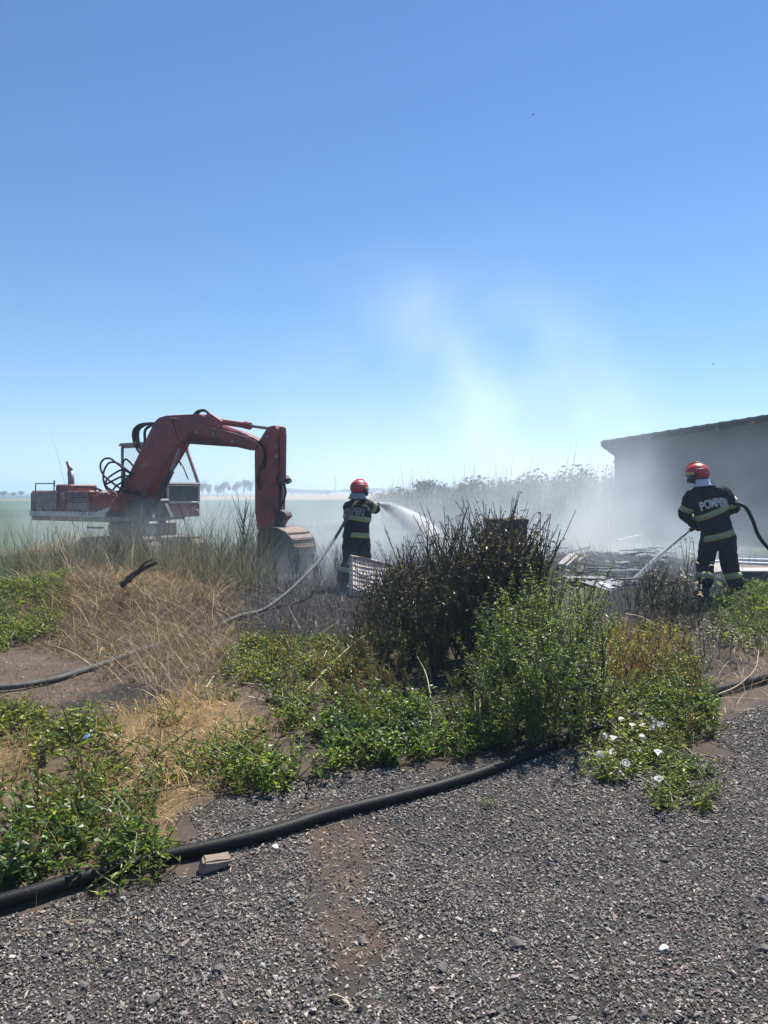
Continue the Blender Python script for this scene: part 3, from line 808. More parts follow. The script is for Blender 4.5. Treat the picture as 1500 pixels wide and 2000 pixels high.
def thicket():
    rng = np.random.default_rng(3)
    LD = 'tall dark seeding weed with soot brown top in the thicket'
    LG = 'tall green leafy weed at the front of the thicket'
    GD, GG = 'dark seeding weeds in the thicket', 'green leafy weeds in the thicket'
    n = 0
    for row, base in enumerate([1222, 1258, 1298, 1330]):
        for px in np.arange(676 + 12 * (row % 2), 1042 - row * 8, 30):
            q = px + rng.normal() * 15; b = base + rng.normal() * 7
            g = G(q, b); y = g[1]
            top = top_line(q) - 26 + rng.random() ** 1.3 * 150 + row * 9
            h = CH - (top - 962) / FPX * y
            if h < .25: continue
            put_plant(K_D, n, g[0], y, h * 1.02, rng.random() * 6.28, LD, GD, .05 * rng.normal()); n += 1
    for px, b_, tp in ((948, 1290, 1000), (962, 1310, 985), (978, 1296, 978), (992, 1318, 990), (1006, 1300, 982), (1020, 1312, 996), (1034, 1292, 1004), (1050, 1305, 1030), (870, 1290, 1005), (905, 1300, 1000), (742, 1235, 1088), (756, 1250, 1070), (726, 1258, 1112), (706, 1248, 1150), (775, 1240, 1062), (815, 1255, 1030)):
        g = G(px, b_); put_plant(K_D, n, g[0], g[1], (CH - (tp - 962) / FPX * g[1]) * 1.02, px * .7, LD, GD, .04); n += 1
    n = 0
    for row, base in enumerate([1300, 1345, 1390, 1435, 1462]):
        lo = [985, 950, 925, 935, 960][row]; hi = [1180, 1188, 1190, 1185, 1140][row]
        for px in np.arange(lo + 8 * (row % 2), hi, 31):
            q = px + rng.normal() * 6; b = base + rng.normal() * 8
            g = G(q, b); y = g[1]
            top = front_line(q) + rng.random() ** 1.6 * 100 - 8 + row * row * 7 + 4 * row
            h = CH - (top - 962) / FPX * y
            put_plant(K_G, n, g[0], y, h * 1.03, rng.random() * 6.28, LG, GG, .06 * rng.normal()); n += 1
    # lower dark green shoulder of the thicket on the left, towards the low weeds
    for row, base in enumerate([1330, 1375, 1410]):
        for px in np.arange(720 + 10 * row, 940, 33):
            q = px + rng.normal() * 8; b = base + rng.normal() * 9
            g = G(q, b); y = g[1]
            top = 1195 + row * 62 + rng.random() * 60
            h = CH - (top - 962) / FPX * y
            put_plant(K_G, n, g[0], y, max(.2, h), rng.random() * 6.28, LG, GG, .1 * rng.normal()); n += 1
thicket()

def one(kind, i, px, base, top, label, group=None, rz=0.0, tilt=0.0):
    g = G(px, base); y = g[1]; z = Hs(g[0], y)
    h = CH - (top - 962) / FPX * y - z
    return put_plant(kind, i, g[0], y, h, rz, label, group, tilt)

rng = np.random.default_rng(8)
one(K_P, 0, 1352, 1225, 1040, 'withered weed with white dry leaves in front of the firefighter by the shed', rz=1.0)
one(K_P, 1, 1425, 1285, 1180, 'withered weed with pale hanging leaves above the hose by the gravel', rz=2.2)
one(K_P, 2, 1385, 1300, 1205, 'smaller withered weed leaning beside the burnt patch', rz=.4, tilt=.15)
one(K_P, 1, 1272, 1335, 1225, 'withered pale weed between the orange grass and the burnt patch', rz=4.0)
one(K_G, 1, 715, 1470, 1325, 'single dark upright weed standing before the left end of the thicket', rz=.7)
one(K_S, 0, 910, 1110, 1000, 'thin dead weed standing in the smoke beside the rusty box', rz=.7)
GB = 'soot stained weeds in front of the firefighter by the shed'
for k, (px, b, t) in enumerate([(1262, 1205, 1100), (1280, 1215, 1078), (1300, 1210, 1085), (1318, 1215, 1120), (1340, 1215, 1110), (1245, 1200, 1130), (1290, 1225, 1135), (1230, 1195, 1145), (1310, 1230, 1140), (1365, 1225, 1145), (1395, 1225, 1165)]):
    one(K_D, k, px, b, t, 'soot stained leafy weed in front of the firefighter by the shed', GB, rz=k * 1.7)
for k, (px, b, t) in enumerate([(1335, 1290, 1200), (1358, 1300, 1225), (1440, 1300, 1215), (1405, 1280, 1190), (1320, 1310, 1230), (1372, 1285, 1195), (1462, 1290, 1222)]):
    one(K_P, k, px, b, t, 'withered weed with curled whitish leaves on the scorched slope', 'withered whitish weeds on the scorched slope', rz=k * 1.9)
GR = 'dry brown weeds on the slope by the hose'
for k in range(20):
    px = 1200 + rng.random() * 300; b = 1235 + rng.random() * 70 - (px - 1200) * .03
    one(K_R, k, px, b, b - 45 - 60 * rng.random(), 'dry brown weed on the scorched slope by the hose', GR, rz=k * 1.1, tilt=.2 * rng.normal())
for k in range(8):
    px = 1400 + 13 * k + 6 * rng.normal(); b = 1215 + 20 * rng.normal()
    one(K_R, k + 1, px, b, 1172 + 12 * rng.normal(), 'olive dry weed behind the feet of the firefighter by the shed', 'olive dry weeds behind the standing firefighter', rz=k * 2.1)
GS = 'thin dead weeds standing before the digger'
for k in range(34):
    px = 120 + rng.random() * 560; b = 1118 + rng.random() * 40
    one(K_S, k, px, b, 1010 + 30 * rng.random() + (30 if px > 500 else 0), 'thin dead weed standing in the tall grass before the digger', GS, rz=k * 1.3, tilt=.12 * rng.normal())
one(K_S, 1, 478, 1105, 945, 'tallest thin weed, branching against the field beside the digger arm', rz=.3)
one(K_S, 2, 492, 1105, 968, 'second tall thin weed right behind the tallest one by the digger arm', rz=2.3)

# long loose stalks, each a thing
def stalk(pts, r, label, mat=M_STRAW, col=(.42, .34, .22), name='dry_stalk', cat='stalk'):
    mb = MB(); mb.tube(spline(pts, 8), np.linspace(r, r * .5, (len(pts) - 1) * 8 + 1), 5, col)
    o = mb.build(name, mat)
    return tag(o, label, cat)
def W(px, base_row, up):
    """point above the ground spot seen at (px, base_row), raised by up metres"""
    g = G(px, base_row); return (g[0], g[1], Hs(*g) + up)
stalk([W(1222, 1240, .22), W(1255, 1243, .20), W(1290, 1250, .10), W(1305, 1254, .02)], .008, 'long pale stalk arching over the burnt patch, upper of two')
stalk([W(1235, 1262, .16), W(1270, 1262, .13), W(1303, 1262, .02)], .008, 'pale stalk over the burnt patch, lower of two')
stalk([W(1190, 1270, .1), W(1215, 1275, .1), W(1240, 1288, .02)], .007, 'short pale stalk beside the orange grass at the thicket edge')
stalk([W(1395, 1365, .02), W(1440, 1352, .06), W(1475, 1330, .12), W(1482, 1310, .2)], .007, 'curved bare stalk leaning over the black pipe by the gravel')
stalk([W(1368, 1378, .01), W(1420, 1369, .02), W(1500, 1374, .03)], .004, 'thin straight straw lying under the black pipe by the gravel')
stalk([W(600, 1360, .02), W(650, 1330, .12), W(700, 1305, .22), W(745, 1290, .28)], .008, 'long pale stalk leaning over the bright low weeds', M_STRAW, (.36, .38, .2))
stalk([W(937, 1455, .0), W(938, 1420, .16), W(945, 1400, .3), W(950, 1390, .38)], .008, 'thickest bare stem at the foot of the thicket', M_STALK, (.36, .27, .17), 'bare_stem', 'stem')
stalk([W(935, 1458, .0), W(928, 1430, .1), W(926, 1420, .2)], .006, 'short bare stem beside the thickest one at the thicket foot', M_STALK, (.36, .27, .17), 'bare_stem', 'stem')
stalk([W(935, 1458, .0), W(900, 1450, .03), W(875, 1438, .06), W(850, 1420, .12)], .006, 'bare stem sprawling sideways from the thicket foot', M_STALK, (.30, .2, .13), 'bare_stem', 'stem')
stalk([W(840, 1440, .0), W(841, 1405, .1), W(832, 1380, .2), W(815, 1370, .3)], .008, 'pale green stalk bending upward left of the bare stems', M_LEAF, (.25, .28, .10))
stalk([W(210, 1585, .02), W(290, 1555, .03), W(400, 1553, .03)], .003, 'long thin straw lying across the dry clearing')
stalk([W(270, 1130, .62), W(290, 1128, .5), W(330, 1150, .3), W(345, 1165, .2)], .008, 'straight pale stalk leaning across the mound crest')
branch = [U(238, 1143, 9.6), U(262, 1122, 9.55), U(285, 1108, 9.5), U(308, 1098, 9.45)]
mb = MB(); mb.tube(spline(branch, 8), np.linspace(.045, .02, 25) * (1 + .15 * np.random.default_rng(2).normal(size=25)), 7, (.045, .036, .03))
mb.tube(spline([U(270, 1116, 9.5), U(282, 1100, 9.45), U(300, 1092, 9.4)], 6), np.linspace(.02, .008, 13), 5, (.045, .036, .03))
tag(mb.build('branch', M_STALK), 'dark bare branch sticking out of the straw mound', 'branch')
mb = MB(); mb.tube([W(82, 1500, -.02), W(84, 1500, .05), W(84, 1500, .11)], [.022, .02, .016], 8, (.06, .045, .035))
tag(mb.build('stump', M_STALK), 'short dark stub of wood sticking up among the weeds', 'stump')
one(LOWK := plant_kind('seedling', LOW[:1]), 0, 945, 1575, 1545, 'tiny green seedling alone in the open gravel', rz=.4)
# scale of the seedling: its mesh is 16 cm tall
s_ = bpy.data.objects['seedling']; s_.scale = (.55, .55, .55)

# --- flowering bindweed with its white funnels
def flower_mesh():
    mb = MB(); V = []; n = 10
    for r, z in ((.0015, .0), (.005, .010), (.0155, .022), (.0175, .021)):
        for j in range(n):
            a = 6.2832 * j / n; V.append((r * math.cos(a), r * math.sin(a), z))
    F = [(i * n + j, i * n + (j + 1) % n, (i + 1) * n + (j + 1) % n, (i + 1) * n + j) for i in range(3) for j in range(n)]
    mb.add(V, F, (.82, .82, .80))
    return mb.mesh('flower', True)
def bindweed():
    g = G(1260, 1520)
    root = empty('flowering_bindweed', (g[0], g[1], 0), 'low green bindweed spreading over the gravel with open white flowers', 'plant')
    mb = MB(); rng = np.random.default_rng(4)
    for poly, d in ((P_LOW6, 120), ([(1185, 1475), (1200, 1425), (1330, 1420), (1350, 1470), (1290, 1490)], 190), ([(1250, 1530), (1400, 1530), (1405, 1590), (1290, 1580)], 70)):
        p = sample(poly, d, 31, jitter=.06, patch=(2.2, -.35))
        merge_leaf_patch(mb, p, rng, LOW, .5, 1.0, (1.3, 1.1, 1.0))
    V = np.concatenate(mb.V) - np.array((g[0], g[1], 0)); mb.V = [V]
    f = mb.build('foliage', M_LEAF, root); f['kind'] = 'stuff'
    fm = flower_mesh()
    fm.materials.append(mat_leaf('white_petal', .5, .6, .04, .2, (1, 1, 1)))
    spots = [(1228, 1409), (1254, 1413), (1245, 1418), (1244, 1428), (1213, 1430), (1275, 1430), (1282, 1438), (1235, 1440), (1257, 1440), (1292, 1437), (1279, 1443), (1256, 1454), (1180, 1454), (1197, 1464), (1253, 1479), (1200, 1491), (1285, 1487), (1220, 1511), (1288, 1545), (1158, 1385), (1173, 1492)]
    for i, (px, py) in enumerate(spots):
        q = G(px, py + 9)
        o = link('flower', fm, None, root)
        o.location = (q[0] - g[0], q[1] - g[1], Hs(*q) + .055 + .03 * rng.random())
        o.rotation_euler = (rng.normal() * .6 + .1, rng.normal() * .7, rng.random() * 6)
        s = 1.0 + .5 * rng.random(); o.scale = (s, s, s)
bindweed()

# straw bits over the gravel
mb = MB(); rng = np.random.default_rng(9)
p = sample([(-60, 2080), (0, 1830), (390, 1720), (640, 1520), (1150, 1500), (1500, 1420), (1560, 2080)], 60, 41)
q = sample(P_TRACK, 420, 42, jitter=.1)
for pp in (p, q):
    n = len(pp); LT, LF = leaf_template(.3, .2, 'thin')
    scatter(mb, LT, LF, np.stack([pp[:, 0], pp[:, 1], H(pp[:, 0], pp[:, 1]) + .012], 1), rot3(n, rng, .4), .012 + .03 * rng.random(n), np.array((.40, .33, .23)) * np.exp(rng.normal(size=(n, 1)) * .35))
tag(mb.build('straw_bits', M_STRAW), 'dry straw bits and seed husks strewn over the gravel', None, None, 'stuff')
mb = MB()
for k in range(5):
    a = G(640 + k * 3, 1958 + k * 3); b_ = G(697, 1985)
    mb.tube(spline([(a[0], a[1], .02 + .006 * k), ((a[0] + b_[0]) / 2, (a[1] + b_[1]) / 2 + .004 * k, .03), (b_[0], b_[1], .012)], 5), np.linspace(.0035, .0015, 11), 5, (.5, .43, .3))
tag(mb.build('straw_sprig', M_STRAW), 'pale dry sprig of straw lying on the gravel at the bottom edge', 'straw')

# --- stones that stand out
def stone(name, px, py, size, col, label, seed, group=None, sub=2, flat=(1, 1, 1), rz=0.0):
    V, T = stone_template(seed, sub)
    g = G(px, py); mb = MB()
    V = V * np.array(flat) * size
    mb.add(V, [tuple(t) for t in T], np.array(col))
    o = mb.build(name, M_STONE); o.location = (g[0], g[1], Hs(*g) + size * .22); o.rotation_euler = (0, 0, rz)
    return tag(o, label, 'stone', group)
stone('pebble', 538, 1657, .018, (.62, .60, .57), 'round white pebble beside the black pipe', 50)
stone('pebble', 1297, 1853, .022, (.55, .54, .50), 'pale oblong pebble alone in the open gravel', 51, flat=(1.4, .8, .8), rz=.9)
stone('pebble', 720, 1768, .018, (.55, .52, .47), 'flat white pebble on the dark side of the dirt track', 52, rz=.5)
GL = 'larger dark stones lying in the gravel'
for k, (px, py, s) in enumerate([(425, 1900, .035), (618, 1930, .03), (865, 1898, .033), (1005, 1848, .045), (1272, 1783, .03), (1488, 1757, .038), (1490, 1855, .04), (550, 1705, .03), (690, 1660, .022), (705, 1845, .033), (980, 1985, .03), (1170, 1625, .03), (1050, 1780, .03), (160, 1925, .03), (300, 1960, .032), (855, 1690, .026), (1390, 1650, .03), (1255, 1985, .035)]):
    stone('rock', px, py, s * .75, (.12, .108, .10), 'fist sized grey stone lying among the gravel chips', 60 + k % 6, GL, rz=k)
def slab_rock():
    bm = bmesh.new(); bmesh.ops.create_cube(bm, size=1)
    bmesh.ops.scale(bm, vec=(.14, .07, .058), verts=bm.verts)
    for v in bm.verts:
        if v.co.x > 0: v.co.z *= .55; v.co.y += .03
        if v.co.z > 0 and v.co.x < 0: v.co.x += .02
    bmesh.ops.bevel(bm, geom=bm.edges[:], offset=.008, segments=2, affect='EDGES')
    bmesh.ops.subdivide_edges(bm, edges=bm.edges[:], cuts=1)
    r = random.Random(4)
    for v in bm.verts: v.co += Vector((r.gauss(0, .002), r.gauss(0, .002), r.gauss(0, .002)))
    me = bpy.data.meshes.new('brick_chunk'); bm.to_mesh(me); bm.free()
    a = me.color_attributes.new('Col', 'FLOAT_COLOR', 'POINT')
    for d in a.data: d.color = (.21, .165, .13, 1)
    o = link('brick_chunk', me, M_STONE); g = G(420, 1703)
    o.location = (g[0], g[1], Hs(*g) + .028); o.rotation_euler = (0.05, .04, .35)
    tag(o, 'broken tan chunk of brick lying against the black pipe', 'brick')
slab_rock()
mb = MB()
V = np.array([(0, 0, 0), (.05, .01, .012), (.055, .045, .03), (.01, .05, .022), (.03, .03, .04)])
mb.add(np.concatenate([V, V - (0, 0, .004)]), [(0, 1, 4), (1, 2, 4), (2, 3, 4), (3, 0, 4), (6, 5, 9), (7, 6, 9), (8, 7, 9), (5, 8, 9), (0, 5, 6, 1), (1, 6, 7, 2), (2, 7, 8, 3), (3, 8, 5, 0)], (.30, .47, .68))
mb.V = [v * .7 for v in mb.V]
o = mb.build('plastic_scrap', M_STONE); g = G(160, 1480); o.location = (g[0], g[1], Hs(*g) + .10)
tag(o, 'small light blue plastic scrap caught in the weeds', 'litter')
# ------------------------------------------------------------------ far trees, reeds, chimney
def crown_mesh(seed, w, h, n=900, holes=.2, leaf=.22, col=(.045, .07, .03)):
    rng = np.random.default_rng(seed); ml = MB(); ms = MB()
    blobs = [(rng.normal() * w * .26, rng.normal() * w * .26, h * (.45 + .4 * rng.random()), w * (.16 + .16 * rng.random())) for _ in range(9)]
    ms.tube([(0, 0, -.3), (.03 * w, 0, h * .3), (0, .02 * w, h * .62)], [.035 * h, .025 * h, .01 * h], 7, (.06, .05, .04))
    for b in blobs[:6]:
        ms.tube([(0, 0, h * .28), (b[0] * .5, b[1] * .5, h * .28 + (b[2] - h * .28) * .6), b[:3]], [.016 * h, .01 * h, .004 * h], 5, (.06, .05, .04))
    LT, LF = leaf_template(.4, .3, 'oval')
    for b in blobs:
        m = n // len(blobs)
        d = rng.normal(size=(m, 3)); d /= np.linalg.norm(d, axis=1, keepdims=True)
        loc = np.array(b[:3]) + d * (b[3] * rng.random(m) ** .4)[:, None] * np.array((1, 1, .8))
        scatter(ml, LT, LF, loc, rot3(m, rng, 1.5), leaf * np.exp(rng.normal(size=m) * .3), np.array(col) * np.exp(rng.normal(size=(m, 1)) * .3))
    return ms.mesh('trunk'), ml.mesh('crown')
def tree(px, top, y, w, seed, label, group=None, sparse=False, cache={}):
    h = CH - (top - 962) / FPX * y
    key = (seed, sparse)
    if key not in cache:
        a, b = crown_mesh(seed, 1.0, 1.0, 420 if sparse else 1100, leaf=.085 if sparse else .075, col=(.07, .075, .055) if sparse else (.045, .06, .035))
        a.materials.append(M_STALK); b.materials.append(M_LEAF); cache[key] = (a, b)
    a, b = cache[key]
    o = empty('tree', ((px - 750) / FPX * y, y, 0), label, 'tree', group, seed * 1.3 + px)
    o.scale = (w, w, h)
    link('trunk', a, None, o); c = link('crown', b, None, o)
    return o
GT = 'small trees on the horizon beyond the field'
for k, (px, top, w) in enumerate([(395, 940, 13), (408, 944, 11), (437, 938, 15), (462, 940, 12), (476, 936, 14), (490, 938, 11), (6, 958, 16), (24, 961, 14), (40, 958, 12), (425, 948, 12)]):
    tree(px, top, 260 + 12 * (k % 3), w * .27, k % 5, 'small hazy tree on the horizon between the digger cab and its arm' if 380 < px < 520 else 'low hazy tree on the horizon at the tail of the digger', GT if 380 < px < 520 else 'low trees on the horizon beyond the digger tail')
tree(838, 931, 75, 3.0, 7, 'large dense dark tree standing alone beyond the reeds, middle of the horizon')
tree(860, 940, 78, 2.4, 3, 'lower bush joined to the large dense tree beyond the reeds')
for k, (px, top, w) in enumerate([(748, 950, 2.2), (950, 938, 1.8), (985, 936, 1.6), (1020, 936, 2.2), (1062, 926, 2.6), (1085, 922, 3.0), (1130, 914, 3.2), (1155, 928, 2.4), (1180, 936, 2.2), (1105, 930, 2.5), (880, 942, 1.6), (915, 943, 1.8), (1000, 943, 2.0)]):
    tree(px, top - 4, 46 + 3 * (k % 4), w * 1.25, k % 5 + 8, 'wispy sapling half hidden in the smoke beyond the reeds', 'wispy saplings in the smoke', True)

# the strip of tall dry reeds beyond the fire: nobody could count it
mb = MB(); rng = np.random.default_rng(77)
w = [((745 - 750) / FPX * 33, 33), ((1240 - 750) / FPX * 30, 30), ((1240 - 750) / FPX * 40, 40), ((745 - 750) / FPX * 42, 42)]
p = sample(w, 20, 51, True, patch=(.8, -.3))
hh = 1.5 + .7 * np.clip((p[:, 0] - 0) / 11, 0, 1) + .55 * fbm(p[:, 0] * .9, p[:, 1] * .9, 4)
blades(mb, p, rng, hh, .020, .07, .22, np.array((.22, .20, .17)), vary=.24, seg=3)
q = np.repeat(p, 5, 0); zz = H(q[:, 0], q[:, 1]) + np.repeat(hh, 5) * rng.random(len(q)) ** .6 * .9
blades(mb, q, rng, .34, .022, .7, .6, np.array((.20, .19, .16)), z=zz, vary=.3, seg=2)
tag(mb.build('reeds', M_STRAW), 'strip of tall grey dry reeds in the smoke beyond the fire', None, None, 'stuff')
# dry stubble verge between the burnt ground and the field
cover('verge_grass', [(-14, 19), (9, 19), (12, 24), (-18, 24)], 22, 55, mk_straw(.34, .006, .35, .6, (0.11, 0.125, 0.07), seg=2), 'rough grass verge at the far edge of the burnt ground', M_STRAW, (.4, -.3), .4, True)

# factory chimney on the horizon and the low far buildings
mb = MB(); y = 900; x = (655 - 750) / FPX * y
mb.tube([(x, y, 0), (x, y, CH + 32 / FPX * y)], [1.3, .8], 10, (.12, .11, .11))
tag(mb.build('chimney', M_STONE), 'thin dark factory chimney on the far horizon', 'chimney')
def far_shed(px0, px1, top, y, label):
    x0, x1 = [(p - 750) / FPX * y for p in (px0, px1)]; h = CH - (top - 962) / FPX * y
    r = empty('farm_building', ((x0 + x1) / 2, y, 0), label, 'building')
    w = (x1 - x0) / 2
    m = MB(); m.box((-w, 0, 0), (w, 10, h * .75), col=(.4, .38, .35)); m.build('wall', M_STONE, r)
    m = MB(); m.prism([(-.5, h * .752), (5, h), (10.5, h * .752)], -w - .5, w + .5, lambda a, b, c: (c, a, b), (.20, .13, .11)); m.build('roof', M_STONE, r)
far_shed(598, 640, 955, 700, 'long low farm building on the horizon beside the chimney')
far_shed(765, 800, 956, 640, 'low farm building on the horizon right of the near firefighter in the smoke')
for k, (px, top) in enumerate([(545, 952), (570, 955), (590, 956), (690, 954), (728, 953), (640, 957), (715, 956)]):
    tree(px, top, 520, 22, k % 5, 'faint tree line clump on the horizon behind the tan field', 'faint trees behind the tan field')

# two tiny birds high over the yard
def bird(px, py, y, label):
    mb = MB(); c = U(px, py, y)
    mb.ellipsoid((0, 0, 0), (.11, .035, .035), n=8, m=6, col=(.02, .02, .02))
    for s in (-1, 1):
        mb.add([(-.04, 0, .01), (.05, 0, .01), (.02, s * .10, .05), (-.03, s * .19, .02), (-.04, s * .10, .045)], [(0, 1, 2, 4), (4, 2, 3)], (.02, .02, .02))
    mb.add([(-.10, 0, 0), (-.17, .03, 0), (-.17, -.03, 0)], [(0, 1, 2)], (.02, .02, .02))
    o = mb.build('bird', M_STONE); o.location = c; o.rotation_euler = (.2, 0, .3)
    tag(o, label, 'bird')
bird(1041, 224, 60, 'tiny dark bird high in the empty sky, upper of two')
bird(1393, 711, 60, 'tiny dark bird just above the shed roof')
# ------------------------------------------------------------------ the shed
SY = 27.0
sx0 = (1200 - 750) / FPX * SY
M_PLASTER = mat_plain('grey_plaster', (0.15, 0.15, 0.15), (0.095, 0.093, 0.092), .55, 0.9, bump=.5, bscale=9)
m, t, b = new_mat('asbestos_sheet'); n_ = noise_node(t, 2.5, 6); r_ = ramp(t, n_.outputs[0], [(.35, (.075, .072, .07)), (.65, (.14, .135, .13))]); t.links.new(r_.outputs[0], b.inputs[0]); b.inputs['Roughness'].default_value = .9
M_SHEET = m
SHED = empty('shed', (sx0, SY, 0), 'long grey plastered shed with a low corrugated roof behind the smoke', 'shed', None, -R(20))
zc = CH + (962 - 870) / FPX * SY; slope = ((962 - 822) - (962 - 867)) / FPX * SY / ((1500 - 1200) / FPX * SY) * .94
SW, SD = 14.0, 9.0
ridge = SW / 2
def ztop(x): return zc + slope * (x if x < ridge else SW - x)
mb = MB(); mb.prism([(0, -.3), (SW, -.3), (SW, zc), (ridge, ztop(ridge)), (0, zc)], 0, SD, lambda a, b, w: (a, w, b)); mb.build('wall', M_PLASTER, SHED)
# corrugated sheet: two slopes, waves running down the slope
def roof_side(flip):
    mb = MB(); n = 90; V = []
    for i in range(n + 1):
        y = -.35 + (SD + .7) * i / n * 1.0
        w = .03 * math.sin(i * math.pi / 1.5)
        for k, x in enumerate((-.45, ridge)):
            X = SW - x if flip else x
            V.append((X, y, zc + slope * x + .17 + w))
    F = [(2 * i, 2 * i + 2, 2 * i + 3, 2 * i + 1) for i in range(n)]
    V = np.array(V); m = len(V)
    V2 = V - (0, 0, .03)
    F2 = [tuple(q + m for q in f[::-1]) for f in F] + [(0, 1, 1 + m, m), (2 * n, 2 * n + m, 2 * n + 1 + m, 2 * n + 1)] + [(2 * i, m + 2 * i, m + 2 * i + 2, 2 * i + 2) for i in range(n)] + [(2 * i + 1, 2 * i + 3, m + 2 * i + 3, m + 2 * i + 1) for i in range(n)]
    mb.add(np.concatenate([V, V2]), F + F2)
    return mb.build('roof_sheet', M_SHEET, SHED)
roof_side(False); roof_side(True)
# the verge seen from the gable: overlapping sheet ends give a stepped, scalloped edge
for k in range(9):
    x = -.4 + k * .82
    mb = MB(); P = []
    for i in range(9):
        q = x + .86 * i / 8; P.append((q, zc + slope * q + .20 + .022 * math.sin(i * math.pi / 2)))
    mb.prism(P + [(a, b - .05) for a, b in P[::-1]], -.42, -.30, lambda a, b, w: (a, w, b)); mb.build('verge_sheet', M_SHEET, SHED)
M_TIMBER = mat_plain('weathered_timber', (.20, .16, .12), (.11, .09, .07), 6, .85, bump=.3)
for k in range(7):
    x = .02 + 1.08 * k
    mb = MB(); mb.box((x, -.2, ztop(x) - .02), (x + .10, SD + .2, ztop(x) + .10)); mb.build('purlin', M_TIMBER, SHED)
for y in (.0, 2.2, 4.4, 6.6, 8.6):
    mb = MB(); mb.prism([(-.36, zc - .13), (.0, zc - .13 + .36 * slope), (0, zc + .02), (-.36, zc - .06)], y + .02, y + .14, lambda a, b, w: (a, w, b)); mb.build('rafter_tail', M_TIMBER, SHED)
mb = MB(); mb.box((-.44, -.3, zc - .03), (-.40, SD + .3, zc + .10)); mb.build('fascia', M_TIMBER, SHED)

# ------------------------------------------------------------------ rubble in front of it
M_PLANK = mat_vcol('charred_plank', .85, .3, 20, bump=.4, bscale=60)
def plank(px0, py0, px1, py1, y0, y1, w, th, col, label, group=None, roll=0.0, name='board', cat='board'):
    a, b = U(px0, py0, y0), U(px1, py1, y1)
    d = (b - a); L = d.length; d.normalize()
    side = d.cross(Vector((0, 0, 1))); side.normalize(); up = side.cross(d)
    q = Matrix.Rotation(roll, 3, d); side = q @ side; up = q @ up
    M = Matrix((( d.x, side.x, up.x, (a.x + b.x) / 2), (d.y, side.y, up.y, (a.y + b.y) / 2), (d.z, side.z, up.z, (a.z + b.z) / 2), (0, 0, 0, 1)))
    mb = MB(); mb.box((-L / 2, -w / 2, -th / 2), (L / 2, w / 2, th / 2), col=np.array(col), bev=.006)
    o = mb.build(name, M_PLANK); o.matrix_world = M
    return tag(o, label, cat, group)
GREYB, PALEB, CHAR, TAN = (.20, .195, .19), (.36, .34, .31), (.03, .028, .026), (.19, .15, .115)
plank(1205, 1056, 1250, 1045, 20, 20.5, .14, .04, GREYB, 'grey board leaning against the corner of the shed')
plank(1094, 1103, 1118, 1082, 14.2, 15, .12, .03, PALEB, 'pale board sloping up at the left end of the rubble heap')
plank(1102, 1106, 1126, 1085, 14.3, 15, .10, .03, (.4, .37, .33), 'second pale board just right of the leftmost sloping one')
plank(1112, 1104, 1145, 1085, 14.6, 15.2, .12, .03, GREYB, 'grey board sloping under the two pale ones in the rubble heap')
plank(1170, 1094, 1222, 1102, 15.2, 14.6, .15, .04, (.55, .56, .57), 'long light board lying flat on top of the rubble heap')
plank(1196, 1110, 1216, 1106, 14.2, 14.4, .12, .04, GREYB, 'short grey board below the long light one on the rubble heap')
plank(1172, 1138, 1196, 1150, 12.6, 12.2, .12, .03, (.5, .5, .5), 'pale board low at the near edge of the rubble heap')
plank(1430, 1092, 1560, 1096, 16, 15.6, .22, .05, (.42, .45, .48), 'upper light bluish board behind the standing firefighter')
plank(1432, 1099, 1560, 1104, 15.2, 14.8, .18, .05, (.55, .57, .58), 'lower light bluish board behind the standing firefighter')
plank(1438, 1113, 1540, 1118, 13.6, 13.4, .45, .06, TAN, 'wide tan door leaf lying behind the standing firefighter', name='door_leaf', cat='door leaf', roll=.25)
plank(1470, 1123, 1580, 1119, 12.6, 12.6, .45, .04, (.72, .70, .67), 'bright white sheet lying at the picture edge behind the firefighter', name='white_sheet', cat='sheet', roll=.2)
plank(1388, 1112, 1418, 1108, 13.4, 13.4, .30, .05, (.45, .41, .35), 'tan board seen between the legs of the standing firefighter', roll=.4)
plank(1386, 1098, 1416, 1096, 14.6, 14.6, .2, .05, (.4, .41, .44), 'grey board seen between the legs of the firefighter, upper one')
def slab():
    g = U(1530, 1180, 12.0)
    mb = MB(); mb.box((-.55, 0, -.02), (1.6, .5, .33), col=(.10, .10, .10), bev=.015)
    r = empty('concrete_slab', (g.x - .1, 12.0, .02), 'dark grey concrete block with a pale top rim behind the firefighter', 'concrete block')
    mb.build('block', M_PLANK, r)
    mb = MB(); mb.box((-.57, -.02, .332), (1.62, .52, .358), col=(.36, .35, .34), bev=.006); mb.build('rim', M_PLANK, r)
slab()
rg = np.random.default_rng(21)
GQ = 'charred boards and laths in the rubble heap'
for k in range(24):
    px = 1060 + rg.random() * 260; y = 12.5 + rg.random() * 5; a = rg.random() * 3.14; L = .3 + rg.random() * .7
    x = (px - 750) / FPX * y; z = Hs(x, y) + .04 + rg.random() * .12
    p0 = Vector((x - math.cos(a) * L / 2, y - math.sin(a) * L / 2, z + .05 * rg.normal())); p1 = Vector((x + math.cos(a) * L / 2, y + math.sin(a) * L / 2, z + .05 * rg.normal()))
    d = (p1 - p0).normalized(); s = d.cross(Vector((0, 0, 1))).normalized(); u = s.cross(d)
    mb = MB(); mb.box((-L / 2, -.05, -.012), (L / 2, .05, .012), col=[CHAR, GREYB, (.24, .235, .23), CHAR, (.12, .115, .11)][k % 5])
    o = mb.build('lath', M_PLANK); c = (p0 + p1) / 2
    o.matrix_world = Matrix(((d.x, s.x, u.x, c.x), (d.y, s.y, u.y, c.y), (d.z, s.z, u.z, c.z), (0, 0, 0, 1)))
    tag(o, 'charred or grey lath lying askew in the smoking rubble heap', 'lath', GQ)
